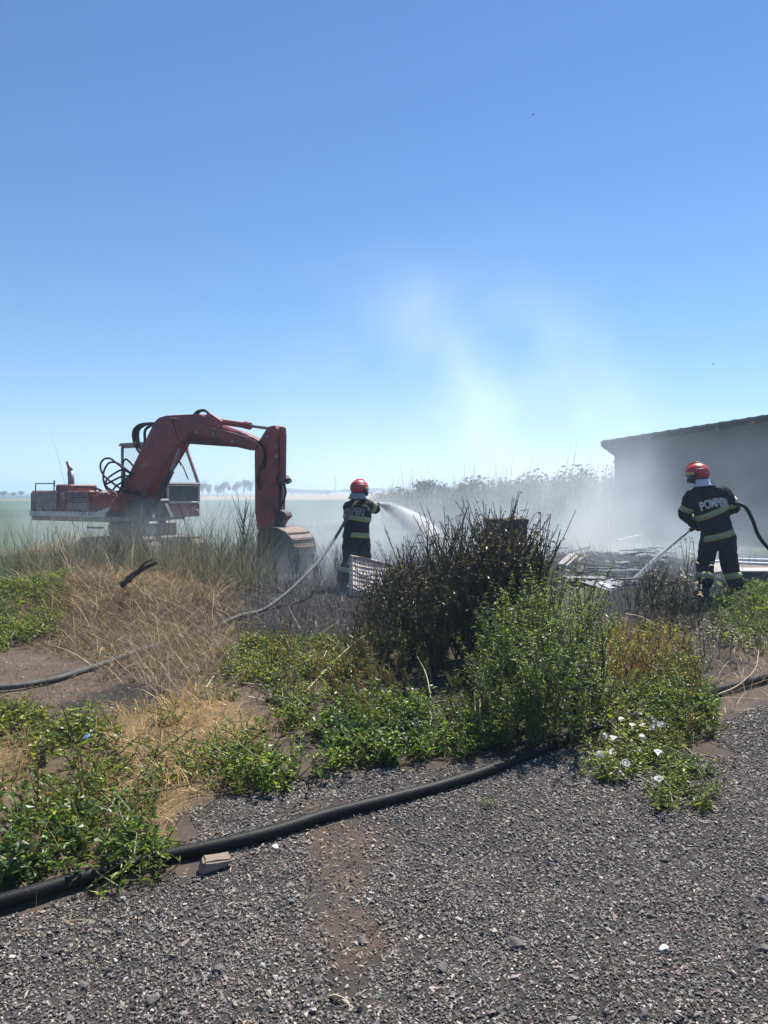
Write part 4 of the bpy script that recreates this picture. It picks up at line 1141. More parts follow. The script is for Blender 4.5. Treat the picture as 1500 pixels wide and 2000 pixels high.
def corrugated(px, py, y, w, l, rz, tilt, label, col=(.30, .31, .33)):
    mb = MB(); n = 28; V = []
    for i in range(n + 1):
        a = -w / 2 + w * i / n
        for b in (-l / 2, l / 2): V.append((a, b, .018 * math.sin(i * math.pi / 2)))
    V = np.array(V); m = len(V); F = [(2 * i, 2 * i + 2, 2 * i + 3, 2 * i + 1) for i in range(n)]
    F += [tuple(q + m for q in f[::-1]) for f in F] + [(2 * i, m + 2 * i, m + 2 * i + 2, 2 * i + 2) for i in range(n)] + [(2 * i + 1, 2 * i + 3, m + 2 * i + 3, m + 2 * i + 1) for i in range(n)]
    mb.add(np.concatenate([V, V - (0, 0, .008)]), F, col)
    o = mb.build('corrugated_sheet', M_PLANK); o.location = U(px, py, y); o.rotation_euler = (tilt[0], tilt[1], rz)
    return tag(o, label, 'corrugated sheet')
corrugated(1205, 1145, 12.6, 1.0, 1.5, .5, (.12, .06), 'crumpled corrugated sheet at the near edge of the rubble heap')
corrugated(1190, 1118, 14.2, 1.0, 1.4, .1, (.18, -.05), 'bent corrugated sheet higher on the rubble heap', (.36, .37, .38))
corrugated(1265, 1120, 14.5, .9, 1.3, 1.1, (.1, .1), 'corrugated sheet at the end of the water jet', (.25, .26, .28))
# rusty steel box in the smoke behind the thicket
def rusty_box():
    M_RUST = mat_plain('scorched_steel', (.055, .034, .027), (.028, .02, .018), 6, .85, bump=.3)
    y = 14.5; a, b = U(958, 1018, y), U(1030, 1018, y)
    r = empty('steel_box', ((a.x + b.x) / 2, y, 0), 'rusty brown steel box standing in the smoke behind the dark weeds', 'box')
    w = (b.x - a.x) / 2
    mb = MB(); mb.prism([(-w, a.z), (w, a.z - .04), (w * .93, -.05), (-w * .9, -.05)], 0, .7, lambda p, q, s: (p, s, q)); mb.build('body', M_RUST, r)
    for z in (a.z - .05, a.z * .5):
        mb = MB(); mb.box((-w - .02, -.03, z), (w + .02, -.002, z + .07)); mb.build('rib', M_RUST, r)
    mb = MB(); mb.box((-w - .03, -.04, a.z + .002), (w + .03, .74, a.z + .04), bev=.008); mb.build('lid', M_RUST, r)
rusty_box()
# white slab behind a bent wire grid
def wire_slab():
    y = 12.0
    c = U(723, 1120, y)
    r = empty('wire_crate', (c.x, y, 0), 'tilted white block in a rusty bent wire grid beside the firefighter in the smoke', 'crate')
    r.rotation_euler = (-.80, .22, .25)
    r.location = (c.x, y, .27)
    w, h = .30, .34
    mb = MB(); mb.box((-w, 0, -h), (w, .16, h), bev=.02); mb.build('block', mat_plain('chalky_white', (.72, .68, .64), (.50, .46, .43), 9, .8, bump=.2), r)
    for k in range(8):
        z = -h + 2 * h * k / 7; mb = MB()
        mb.tube(spline([(-w - .03, -.02, z), (-w * .3, -.035 - .01 * (k % 3), z + .012 * math.sin(k * 2.1)), (w * .4, -.03, z - .012 * math.cos(k * 1.7)), (w + .03, -.02, z)], 5), .008, 5); mb.build('wire', M_RUST, r, True)
    for k in range(9):
        x = -w + 2 * w * k / 8; mb = MB()
        mb.tube(spline([(x, -.03, -h - .02), (x + .012 * math.sin(k * 3), -.045, -h * .2), (x - .01 * math.cos(k * 2), -.045, h * .4), (x, -.03, h + .02)], 5), .007, 5); mb.build('wire', M_RUST, r, True)
    mb = MB(); mb.box((-w - .03, -.03, h + .012), (w + .06, .19, h + .035), bev=.005); mb.build('lid', M_WHITEPAINT, r)
wire_slab()

mb = MB(); rg_ = np.random.default_rng(44)
w_ = [(2.6, 12.2), (7.5, 12.4), (8.5, 18), (2.0, 19)]
p_ = sample(w_, 55, 71, True, patch=(.8, -.35)); k_ = rg_.integers(0, 3, len(p_))
for i in range(3):
    q_ = p_[k_ == i]; tv, tt = stone_template(20 + i, 0)
    scatter(mb, tv, tt, np.stack([q_[:, 0], q_[:, 1], H(q_[:, 0], q_[:, 1]) + .01], 1), rot3(len(q_), rg_, .8), .015 + .07 * rg_.random(len(q_)) ** 2.2, np.array([(.25, .24, .23), (.05, .045, .04), (.30, .22, .17)])[rg_.integers(0, 3, len(q_))])
tag(mb.build('rubble', M_STONE), 'broken rubble and char strewn round the smoking heap', None, None, 'stuff')
# ------------------------------------------------------------------ the excavator
EA = R(30)
EF = np.array((math.cos(EA), -math.sin(EA))); EL = np.array((math.sin(EA), math.cos(EA)))
EC = np.array((-5.55, 17.7))
def bp(px, py, off=0.0):
    """(forward, up) in the vertical plane of the machine lying off metres to its left, seen at (px, py)"""
    u = (px - 750) / FPX
    cx, cy = EC + off * EL
    s = (cx - u * cy) / (u * EF[1] - EF[0])
    return s, CH - (py - 962) / FPX * (cy + s * EF[1])
def plc(a, b, w):
    """forward, up, left -> coordinates of the machine"""
    return (a, w, b)
EXC = empty('excavator', (EC[0], EC[1], 0), 'old faded red excavator with its bucket set down on the scorched ground', 'excavator', None, -EA)
def ebuild(mb, name, mat, parent=EXC, smooth=False): return mb.build(name, mat, parent, smooth)
def eprism(name, pix, w0, w1, mat, off=None, parent=EXC, bevel=.012):
    o_ = (w0 + w1) / 2 if off is None else off
    mb = MB(); mb.prism([bp(x, y, o_) for x, y in pix], w0, w1, plc)
    o = ebuild(mb, name, mat, parent)
    if bevel:
        md = o.modifiers.new('bevel', 'BEVEL'); md.width = bevel; md.segments = 2; md.limit_method = 'ANGLE'
    return o
BO = -.05                                         # the boom's lateral position
boom = eprism('boom', [(236, 978), (262, 930), (286, 882), (313, 826), (322, 817), (336, 813), (372, 811), (402, 810), (416, 818), (430, 829), (470, 843), (512, 861), (514, 872), (509, 881), (498, 880), (440, 866), (373, 852), (362, 862), (346, 890), (326, 922), (302, 958), (284, 985), (268, 1002), (244, 1000)], BO - .19, BO + .19, M_RED, BO, bevel=.02)
for px, py in [(333, 838), (334, 846), (418, 848), (455, 862), (386, 843)]:
    a, b = bp(px, py, BO - .19); mb = MB(); mb.tube([plc(a, b, BO - .215), plc(a, b, BO - .185)], .035, 10); ebuild(mb, 'boom_pin', M_STEEL, boom)
eprism('stiffener', [(318, 822), (336, 817), (352, 868), (320, 868)], BO - .215, BO - .19, M_RED, BO - .19, boom, .004)
for w in (-.24, .14):
    eprism('cylinder_bracket', [(398, 812), (408, 806), (432, 822), (430, 838), (408, 832)], BO + w, BO + w + .06, M_RED, BO + w, boom, .004)
mb = MB(); mb.tube(spline([plc(*bp(x, y, BO - .22), BO - .22) for x, y in [(332, 818), (345, 818), (400, 833), (450, 845), (476, 853), (498, 862), (508, 872), (514, 884)]], 6), .022, 6)
ebuild(mb, 'hydraulic_pipe', M_PALERED, boom, True)

stick = eprism('stick', [(528, 842), (536, 834), (546, 832), (549, 838), (549, 940), (547, 1005), (543, 1034), (512, 1034), (508, 1000), (507, 884), (513, 866), (522, 852)], BO - .16, BO + .16, M_RED, BO, bevel=.015)
for w in (-.15, .09):
    eprism('stick_lug', [(545, 833), (556, 835), (557, 850), (556, 938), (549, 940)], BO + w, BO + w + .05, M_RED, BO + w, stick, .004)
for px, py in [(524, 853), (541, 873), (541, 892), (527, 1030)]:
    a, b = bp(px, py, BO - .16); mb = MB(); mb.tube([plc(a, b, BO - .19), plc(a, b, BO - .15)], .03, 10); ebuild(mb, 'stick_pin', M_STEEL, stick)
def ecyl(name, p0, p1, r, mat, off=BO, parent=EXC, n=12):
    mb = MB(); mb.tube([plc(*bp(*p0, off), off), plc(*bp(*p1, off), off)], r, n); return ebuild(mb, name, mat, parent, False)
c = ecyl('stick_cylinder', (418, 822), (487, 832), .062, M_RED); ecyl('rod', (486, 831.5), (534, 838), .032, M_STEEL, parent=c); ecyl('gland', (478, 830), (489, 832.5), .078, M_RED, parent=c)
c = ecyl('bucket_cylinder', (552, 845), (552, 948), .06, M_DARK, BO); ecyl('rod', (552, 946), (549, 1004), .032, M_STEEL, parent=c)
eprism('valve_block', [(541, 930), (558, 928), (563, 935), (558, 944), (543, 942)], BO - .12, BO + .1, M_DARK, BO)
for w in (-.34, .22):
    c = ecyl('boom_cylinder', (300, 990), (334, 920), .075, M_DARK, BO + w); ecyl('rod', (334, 920), (352, 876), .04, M_STEEL, BO + w, c)
eprism('bucket_link', [(541, 1004), (546, 994), (562, 1000), (566, 1008), (556, 1018), (548, 1034), (536, 1036)], BO - .11, BO + .11, M_DARK, BO)
# bucket: two side plates, a curved shell open to the left and down, wear strips, teeth
BW = .38
plate_px = [(505, 1034), (522, 1029), (542, 1031), (558, 1039), (569, 1052), (574, 1070), (573, 1088), (568, 1104), (558, 1117), (538, 1113), (520, 1103), (503, 1087), (502, 1060)]
outl = [bp(x, y, BO - BW) for x, y in plate_px]
bkt = empty('bucket', (0, 0, 0)); bkt.parent = EXC
for k in ('label', 'category', 'group'):
    if k in bkt: del bkt[k]
for w0, w1 in ((BO - BW, BO - BW + .035), (BO + BW - .035, BO + BW)):
    mb = MB(); mb.prism(outl, w0, w1, plc); ebuild(mb, 'side_plate', M_DARK, bkt)  # plates much darker than the sunlit shell: their shade is put into the colour
arc = outl[1:10]
mb = MB(); th = .03
cx, cz = np.mean(outl, 0)
inner = [(a + (cx - a) * .07, b + (cz - b) * .07) for a, b in arc]
mb.prism(arc + inner[::-1], BO - BW + .037, BO + BW - .037, plc); ebuild(mb, 'shell', M_BUCKET, bkt)
for k in (3.3, 4.2, 5.0, 5.8):
    i = int(k); t = k - i
    a = np.array(outl[i]) * (1 - t) + np.array(outl[i + 1]) * t; d = (a - np.array((cx, cz))); d /= np.linalg.norm(d)
    mb = MB(); mb.tube([plc(*(a + d * .004), BO - BW + .04), plc(*(a + d * .004), BO + BW - .04)], .022, 6); ebuild(mb, 'wear_strip', M_BUCKET, bkt)
for k in range(5):
    a, b = outl[9]; w = BO - BW + .1 + k * .2
    mb = MB(); mb.prism([(a - .02, b + .03), (a + .03, b + .02), (a - .1, b - .12)], w - .035, w + .035, plc); ebuild(mb, 'tooth', M_DARK, bkt)

# superstructure
NS = -1.15                                       # near side of the body
def sz(px, py, off=NS): return bp(px, py, off)
tail, front = sz(57, 990)[0], sz(212, 990)[0]
zb = sz(130, 1018)[1]; zt = sz(90, 958)[1]; zs0 = sz(130, 1009)[1]; zs1 = sz(130, 999)[1]
def ebox(name, s0, s1, w0, w1, z0, z1, mat, parent=EXC, bev=.02):
    mb = MB(); mb.box((s0, w0, z0), (s1, w1, z1), bev=bev); return ebuild(mb, name, mat, parent)
deck = ebox('deck', tail + .05, front, NS + .03, 1.15, zb, zs0 + .005, M_GREYPAINT)
cw = ebox('counterweight', tail, sz(112, 990)[0], NS, 1.2, zs0 + .01, zt, M_PALERED, bev=.06)
ebox('counterweight_panel', sz(63, 990)[0], sz(111, 990)[0], NS - .014, NS + .02, zs1 + .03, zt - .03, M_GREYPAINT, cw, .008)
hood = ebox('engine_hood', sz(113, 990)[0], sz(172, 990)[0], NS + .02, 1.1, zs1 + .006, sz(150, 958)[1], M_PALERED, bev=.03)
for a, b, m in ((116, 127, M_PALERED), (132, 150, M_GREYPAINT), (151, 170, M_GREYPAINT)):
    p = ebox('hood_door', sz(a, 990)[0], sz(b, 990)[0], NS - .004, NS + .03, zs1 + .05, sz(150, 962)[1], m, hood, .008)
    s0, s1 = sz(a, 990)[0] + .04, sz(b, 990)[0] - .04
    for k in range(5):
        z = zs1 + .2 + k * .055
        if m is M_GREYPAINT: ebox('louvre', s0, s1, NS - .018, NS - .002, z, z + .02, M_DARK, p, .003)
ebox('air_box', sz(100, 950)[0], sz(130, 950)[0], NS + .1, -.3, zt - .02, sz(115, 946)[1], M_PALERED, bev=.03)
stripe = ebox('side_stripe', tail + .02, sz(205, 1000)[0], NS - .012, NS + .04, zs0, zs1, M_WHITEPAINT, bev=.006)
eprism('stripe_tip', [(190, 999), (211, 992), (209, 1000), (190, 1002)], NS - .01, NS + .05, M_WHITEPAINT, NS, EXC, .003)
def text_mesh(body, size, depth=.004, fat=0.0):
    cu = bpy.data.curves.new('lettering', 'FONT'); cu.body = body; cu.size = size; cu.extrude = depth; cu.resolution_u = 3; cu.offset = fat
    o = bpy.data.objects.new('tmp', cu); COL.objects.link(o)
    bpy.context.view_layer.update()
    me = bpy.data.meshes.new_from_object(o.evaluated_get(bpy.context.evaluated_depsgraph_get()))
    bpy.data.objects.remove(o)
    return me
tm = text_mesh('DH 411', .15); tm.materials.append(M_DARK); tm.transform(Matrix.Diagonal((1.15, 1, 1, 1)))
o = link('lettering', tm, None, stripe); o.location = (sz(154, 1005)[0], NS - .014, zs0 + .02); o.rotation_euler = (R(90), 0, 0)
ex = [plc(*bp(px, py, -.5), -.5) for px, py in ((139, 962), (139, 940), (138, 920), (136, 914), (132, 902))]
mb = MB(); mb.tube(ex[:3], .075, 12); e_ = ebuild(mb, 'exhaust', M_STEEL, EXC, True); mb = MB(); mb.tube(ex[2:], [.06, .05, .045], 10); ebuild(mb, 'tailpipe', M_STEEL, e_, True)
mb = MB(); mb.tube([plc(*bp(106, 950, -.8), -.8), plc(*bp(106, 938, -.8), -.8)], .018, 6); ebuild(mb, 'cap_rod', M_DARK)
mb = MB(); mb.tube([plc(*bp(x, y, -.9), -.9) for x, y in ((145, 951), (163, 951), (185, 952), (198, 958))], .022, 6); ebuild(mb, 'handrail', M_DARK, EXC, True)
ebox('fuel_tank', sz(174, 990)[0], sz(214, 990)[0], NS + .05, -.35, zs1 + .01, sz(190, 966)[1], M_RED, bev=.04)
for k, (a, b, t) in enumerate(((176, 186, 960), (188, 200, 963), (202, 211, 968))):
    ebox('valve_cover', sz(a, 980)[0], sz(b, 980)[0], NS + .12, -.5, sz(190, 967)[1] - .01, sz(190, t)[1], M_PALERED, bev=.02)
turn = ebox('machinery_block', sz(172, 990)[0], .5, -.62, .36, zs0, sz(255, 975)[1], M_DARK, bev=.04)
eprism('boom_bracket', [(238, 1012), (236, 968), (262, 960), (288, 985), (300, 1012)], BO - .32, BO - .22, M_DARK, BO - .3)
eprism('boom_bracket', [(238, 1012), (236, 968), (262, 960), (288, 985), (300, 1012)], BO + .22, BO + .32, M_DARK, BO - .3)
# undercarriage
ebox('slew_ring', -.55, .55, -.55, .55, .62, zb, M_DARK, bev=.05)
for w in (-.9, .5):
    pr = [(-.95 + .35 * math.cos(a), .28 + .27 * math.sin(a)) for a in np.linspace(math.pi / 2, 3 * math.pi / 2, 8)] + [(.85 + .35 * math.cos(a), .28 + .27 * math.sin(a)) for a in np.linspace(-math.pi / 2, math.pi / 2, 8)]
    mb = MB(); mb.prism(pr, w, w + .40, plc); tr = ebuild(mb, 'track', M_DARK)
    for k in range(14):
        s = -.95 + 1.8 * k / 13
        ebox('track_shoe', s - .08, s + .08, w - .02, w + .42, .548, .578, M_DARK, tr, .006)
ebox('track_frame', -.6, .6, -.9, .9, .3, .62, M_DARK, bev=.05)

# cab on the far side of the boom
N0, N1 = .34, 1.42                               # near and far side of the cab
fs = bp(325, 980, N0)[0]                          # its front face
zc0, zc1, zc2 = bp(326, 1011, N0)[1], bp(327, 984, N0)[1], bp(327, 947, N0)[1]
ztop = bp(300, 868, N0)[1]; rs = bp(236, 900, N0)[0]
ft = fs - .42                                     # the windscreen leans back
mb = MB(); mb.box((rs, N0, zc0), (fs - .03, N0 + .03, zc2)); mb.box((rs, N1 - .03, zc0), (fs - .03, N1, zc2)); mb.box((rs, N0 + .032, zc0), (rs + .03, N1 - .032, zc2)); mb.box((rs + .032, N0 + .032, zc0), (fs - .03, N1 - .032, zc0 + .05))
cab = ebuild(mb, 'cab', M_DARK)
ebox('front_panel', fs - .028, fs + .012, N0, N1, zc0, zc1 - .005, M_PALERED, cab, .01)
def bars(name, pts, r, mat, parent=cab, closed=True, n=6):
    mb = MB(); P = pts + ([pts[0]] if closed else [])
    for a, b in zip(P[:-1], P[1:]): mb.tube([a, b], r, n)
    return ebuild(mb, name, mat, parent)
def fr(w, z): return (fs + .012, w, z)
bars('lower_window_frame', [fr(N0 + .03, zc1 + .03), fr(N1 - .03, zc1 + .03), fr(N1 - .03, zc2), fr(N0 + .03, zc2)], .03, M_WHITEPAINT)
m_glass, t, b = new_mat('cab_glass'); b.inputs['Base Color'].default_value = (.55, .62, .66, 1); b.inputs['Roughness'].default_value = .06
b.inputs['Alpha'].default_value = .10; b.inputs['Specular IOR Level'].default_value = .6
m_dglass, t, b = new_mat('dusty_dark_glass'); b.inputs['Base Color'].default_value = (.06, .065, .07, 1); b.inputs['Roughness'].default_value = .4
mb = MB(); mb.box((fs - .01, N0 + .06, zc1 + .06), (fs - .002, N1 - .06, zc2 - .03)); ebuild(mb, 'lower_pane', m_dglass, cab)
def ws(w, t): return (fs + .012 + (ft - fs) * t, w, zc2 + .03 + (ztop - zc2 - .06) * t)
bars('windscreen_frame', [ws(N0 + .03, 0), ws(N1 - .03, 0), ws(N1 - .03, 1), ws(N0 + .03, 1)], .042, M_GREYPAINT)
bars('window_sill', [ws(N0, 0), ws(N1, 0)], .035, M_WHITEPAINT, closed=False)
mb = MB(); q = [ws(N0 + .05, .02), ws(N1 - .05, .02), ws(N1 - .05, .98), ws(N0 + .05, .98)]
mb.add(q + [(x - .008, y, z) for x, y, z in q], [(0, 1, 2, 3), (7, 6, 5, 4), (0, 4, 5, 1), (1, 5, 6, 2), (2, 6, 7, 3), (3, 7, 4, 0)]); ebuild(mb, 'windscreen', m_glass, cab)
for w, nm in ((N0 + .02, 'side_window_frame'), (N1 - .02, 'side_window_frame')):
    bars(nm, [(rs + .03, w, zc2), (fs - .01, w, zc2), (ft + .02, w, ztop - .03), (rs + .03, w, ztop - .03)], .035, M_GREYPAINT)
    mb = MB(); q = [(rs + .05, w, zc2 + .02), (fs - .05, w, zc2 + .02), (ft - .03, w, ztop - .06), (rs + .05, w, ztop - .06)]
    mb.add(q + [(x, y + .008, z) for x, y, z in q], [(0, 1, 2, 3), (7, 6, 5, 4), (0, 4, 5, 1), (1, 5, 6, 2), (2, 6, 7, 3), (3, 7, 4, 0)]); ebuild(mb, 'side_pane', m_glass, cab)
mb = MB(); mb.prism([(rs - .05, ztop - .01), (ft + .08, ztop - .01), (ft + .02, ztop + .07), (rs, ztop + .06)], N0 - .03, N1 + .03, plc); ebuild(mb, 'cab_roof', M_GREYPAINT, cab)
bars('wiper', [ws(N0 + .55, .98), ws(N0 + .72, .45), ws(N0 + .74, .12)], .014, M_RUBBER, closed=False)
bars('wiper', [ws(N0 + .45, .8), ws(N0 + .66, .55), ws(N0 + .64, .48)], .010, M_RUBBER, closed=False)
mb = MB(); mb.box((rs + .35, N0 + .3, zc0 + .06), (rs + .8, N1 - .3, zc2 - .25), bev=.05); mb.box((rs + .3, N0 + .3, zc2 - .27), (rs + .42, N1 - .3, zc2 + .35), bev=.05); ebuild(mb, 'operator_seat', M_RUBBER, cab)
for i, pts in enumerate([[(.55, .13), (.60, .04), (.68, .02)], [(.60, .02), (.68, .10)], [(.72, .12), (.82, .14), (.80, .09), (.76, .07)], [(.86, .11), (.95, .08), (.99, .03)]]):
    bars('paint_scrawl', [(fs + .017, N0 + (N1 - N0) * a, zc0 + .02 + (zc1 - zc0) * b_ * 5.2 * .9) for a, b_ in pts], .011, M_WHITEPAINT, closed=False, n=4)

# hydraulic hoses
def ehose(pix, off, r=.027, doff=None):
    n = len(pix); d = np.linspace(0, doff or 0, n)
    mb = MB(); mb.tube(spline([plc(*bp(x, y, off + d[i]), off + d[i]) for i, (x, y) in enumerate(pix)], 8), r, 7); return ebuild(mb, 'hydraulic_hose', M_RUBBER, EXC, True)
for i, (dx, w) in enumerate(((0, -.12), (5, -.04), (9, .04), (22, .12))):
    ehose([(318, 826), (304, 827), (276 + dx, 829), (262 + dx, 840), (261 + dx, 858), (268 + dx * .7, 876), (277 + dx * .35, 892), (272 + dx * .3, 910), (262 + dx * .3, 925)], BO + w, .034)
for pix, w in (([(246, 962), (232, 952), (204, 930), (196, 910), (203, 897), (216, 896), (232, 908), (252, 922), (262, 925)], -.35),
               ([(250, 958), (228, 962), (206, 948), (202, 925), (212, 905), (228, 904), (244, 915), (256, 925)], -.3),
               ([(205, 950), (210, 935), (228, 922), (240, 918), (258, 926)], -.2), ([(204, 948), (222, 938), (240, 930), (252, 930)], -.25),
               ([(215, 966), (226, 950), (240, 940), (243, 925), (240, 905), (246, 897), (256, 905), (264, 917)], -.15),
               ([(232, 962), (240, 945), (246, 935), (254, 930)], -.28), ([(204, 940), (208, 955), (222, 965), (238, 966)], -.4)):
    ehose(pix, BO + w, .023)
ehose([(378, 811), (385, 804), (396, 801), (404, 804), (414, 815), (420, 822)], BO - .05); ehose([(382, 811), (392, 803), (402, 803), (410, 812), (416, 820)], BO + .06)
ehose([(470, 852), (495, 857), (512, 872), (517, 890), (510, 910), (503, 930), (504, 945), (508, 955)], BO - .2, .022)
ehose([(480, 852), (500, 860), (515, 876), (519, 896), (515, 915)], BO - .17, .02)
ehose([(548, 944), (550, 962), (546, 985)], BO - .12, .02); ehose([(555, 944), (558, 960), (555, 975), (548, 990)], BO - .1, .02); ehose([(556, 940), (566, 936), (568, 941), (560, 945)], BO - .1, .016)

# small fittings: grab rail, work lamp, steps, grease marks of the worn machine
bars('grab_rail', [(tail + .1, NS + .1, zt), (tail + .1, NS + .1, zt + .16), (sz(98, 950)[0], NS + .1, zt + .16), (sz(98, 950)[0], NS + .1, zt)], .014, M_DARK, EXC, False)
for k, s_ in enumerate((.2, .55, .9)):
    ebox('weight_bolt', tail + s_ - .03, tail + s_ + .03, NS - .03, NS - .012, zs0 + .12, zs0 + .18, M_DARK, cw, .006)
ebox('work_lamp', ft - .1, ft + .06, N0 + .02, N0 + .2, ztop + .06, ztop + .18, M_DARK, cab, .02)
ebox('step', sz(176, 1010)[0], sz(200, 1010)[0], NS - .1, NS + .05, zb - .14, zb - .10, M_DARK, EXC, .006)
for k, (px, py, r_) in enumerate(((300, 915, .07), (352, 838, .05), (470, 858, .045), (530, 950, .05), (532, 905, .04))):
    a, b = bp(px, py, BO - .2)
    mb = MB(); mb.tube([plc(a, b, BO - .2 + (.03 if px > 500 else 0)), plc(a, b, BO - .18 + (.03 if px > 500 else 0))], r_, 9); ebuild(mb, 'cover_plate', M_RUST, boom if px < 500 else stick)
eprism('boom_flange', [(326, 838), (340, 830), (500, 872), (498, 876), (372, 842), (352, 866)], BO - .2, BO - .188, M_RED, BO - .2, boom, .003)
# ------------------------------------------------------------------ firefighters
def fuse(mb, voxel, name, smooth=6, fac=.5, displace=0.0, dscale=.12):
    """one continuous surface out of overlapping solids"""
    me = mb.mesh('tmp'); o = bpy.data.objects.new('tmp', me); COL.objects.link(o)
    r = o.modifiers.new('r', 'REMESH'); r.mode = 'VOXEL'; r.voxel_size = voxel; r.use_smooth_shade = True
    s = o.modifiers.new('s', 'SMOOTH'); s.iterations = smooth; s.factor = fac
    tex = None
    if displace:
        tex = bpy.data.textures.new('folds', 'CLOUDS'); tex.noise_scale = dscale; tex.noise_depth = 2
        d = o.modifiers.new('d', 'DISPLACE'); d.texture = tex; d.strength = displace; d.texture_coords = 'LOCAL'; d.mid_level = .5
    bpy.context.view_layer.update()
    out = bpy.data.meshes.new_from_object(o.evaluated_get(bpy.context.evaluated_depsgraph_get()))
    out.name = name
    bpy.data.objects.remove(o); bpy.data.meshes.remove(me)
    if tex: bpy.data.textures.remove(tex)
    out.materials.clear()
    out.polygons.foreach_set('use_smooth', np.ones(len(out.polygons), bool))
    return out

def limb(mb, pts, rad, n=14):
    P = [Vector(p) for p in pts]
    for i in range(len(P) - 1):
        a, b = P[i], P[i + 1]
        k = 5
        mb.tube([a.lerp(b, t / k) for t in range(k + 1)], np.linspace(rad[i], rad[i + 1], k + 1), n)
    for p, r in zip(P, rad): mb.ellipsoid(p, (r, r, r), n=n, m=8)

def loft(mb, secs, n=22):
    """closed loft; secs = [(centre, right axis, forward axis, rx, ry)]"""
    V, F = [], []
    for c, rx_, fy_, rx, ry in secs:
        for j in range(n):
            a = 2 * math.pi * j / n
            V.append(Vector(c) + rx_ * (rx * math.copysign(abs(math.cos(a)) ** .85, math.cos(a))) + fy_ * (ry * math.copysign(abs(math.sin(a)) ** .85, math.sin(a))))
    m = len(secs)
    for i in range(m - 1):
        for j in range(n):
            k = (j + 1) % n
            F.append((i * n + j, i * n + k, (i + 1) * n + k, (i + 1) * n + j))
    F.append(tuple(range(n))[::-1]); F.append(tuple((m - 1) * n + j for j in range(n)))
    mb.add([tuple(v) for v in V], F)

M_NAVY = mat_plain('navy_turnout_cloth', (.012, .014, .022), (.007, .008, .013), 9, .85, bump=.5, bscale=120, spec=.25)
M_SKIN = mat_plain('skin', (.45, .26, .19), (.38, .21, .15), 20, .55)
M_BAND = mat_plain('reflective_band_yellow', (.36, .39, .085), (.27, .29, .06), 20, .5)
M_SILVER = mat_plain('reflective_band_silver', (.30, .31, .25), (.22, .23, .18), 30, .4)
M_HELM = mat_plain('red_helmet', (.55, .030, .030), (.36, .022, .022), 5, .38)
M_HYEL = mat_plain('helmet_yellow', (.55, .40, .07), (.45, .32, .05), 12, .4)
M_VISOR = mat_plain('dark_visor', (.02, .018, .02), (.03, .025, .025), 8, .15)
M_NECK = mat_plain('silver_neck_cloth', (.62, .62, .64), (.5, .5, .52), 20, .35, metal=.3, bump=.3)
M_NECKG = mat_plain('grey_neck_cloth', (.26, .28, .31), (.18, .19, .22), 20, .5, bump=.3)
M_LETTER = mat_plain('silver_lettering', (.60, .60, .60), (.45, .45, .46), 40, .45)
M_BOOT = mat_plain('black_boot', (.012, .012, .013), (.02, .02, .02), 9, .45)
M_GLOVE = mat_plain('dark_glove', (.03, .028, .03), (.05, .045, .045), 14, .8)

def frame_from(up, fwd):
    up = Vector(up).normalized(); f = Vector(fwd); f = (f - up * f.dot(up)).normalized()
    return f.cross(up).normalized(), f, up              # right, forward, up

def hand(mb, wrist, elbow, toward, grip_r=.030, k=1.0):
    """palm and five fingers closing round a hose; toward = unit vector across the palm the fingers wrap to"""
    w = Vector(wrist); ax = (w - Vector(elbow)).normalized(); c = Vector(toward); c = (c - ax * c.dot(ax)).normalized(); s = ax.cross(c)
    palm = w + ax * .05
    Rm = Matrix((ax, s, c)).transposed()
    mb.ellipsoid(palm, (.055 * k, .043 * k, .02 * k), M=Rm, n=12, m=8)
    limb(mb, [w, palm], [.030 * k, .026 * k], 10)
    for i, L in enumerate((.070, .080, .075, .058)):
        b = palm + ax * .040 + s * (-.030 + .020 * i)
        p1 = b + ax * L * .40 + c * L * .18; p2 = p1 + ax * L * .08 + c * L * .38; p3 = p2 - ax * L * .22 + c * L * .18
        limb(mb, [b, p1, p2, p3], [.0105 * k, .010 * k, .009 * k, .008 * k], 8)
    t0 = palm - ax * .02 - s * .034; t1 = t0 - s * .026 + ax * .022 + c * .02; t2 = t1 + ax * .024 + c * .03 + s * .008
    limb(mb, [t0, t1, t2], [.014 * k, .012 * k, .010 * k], 8)

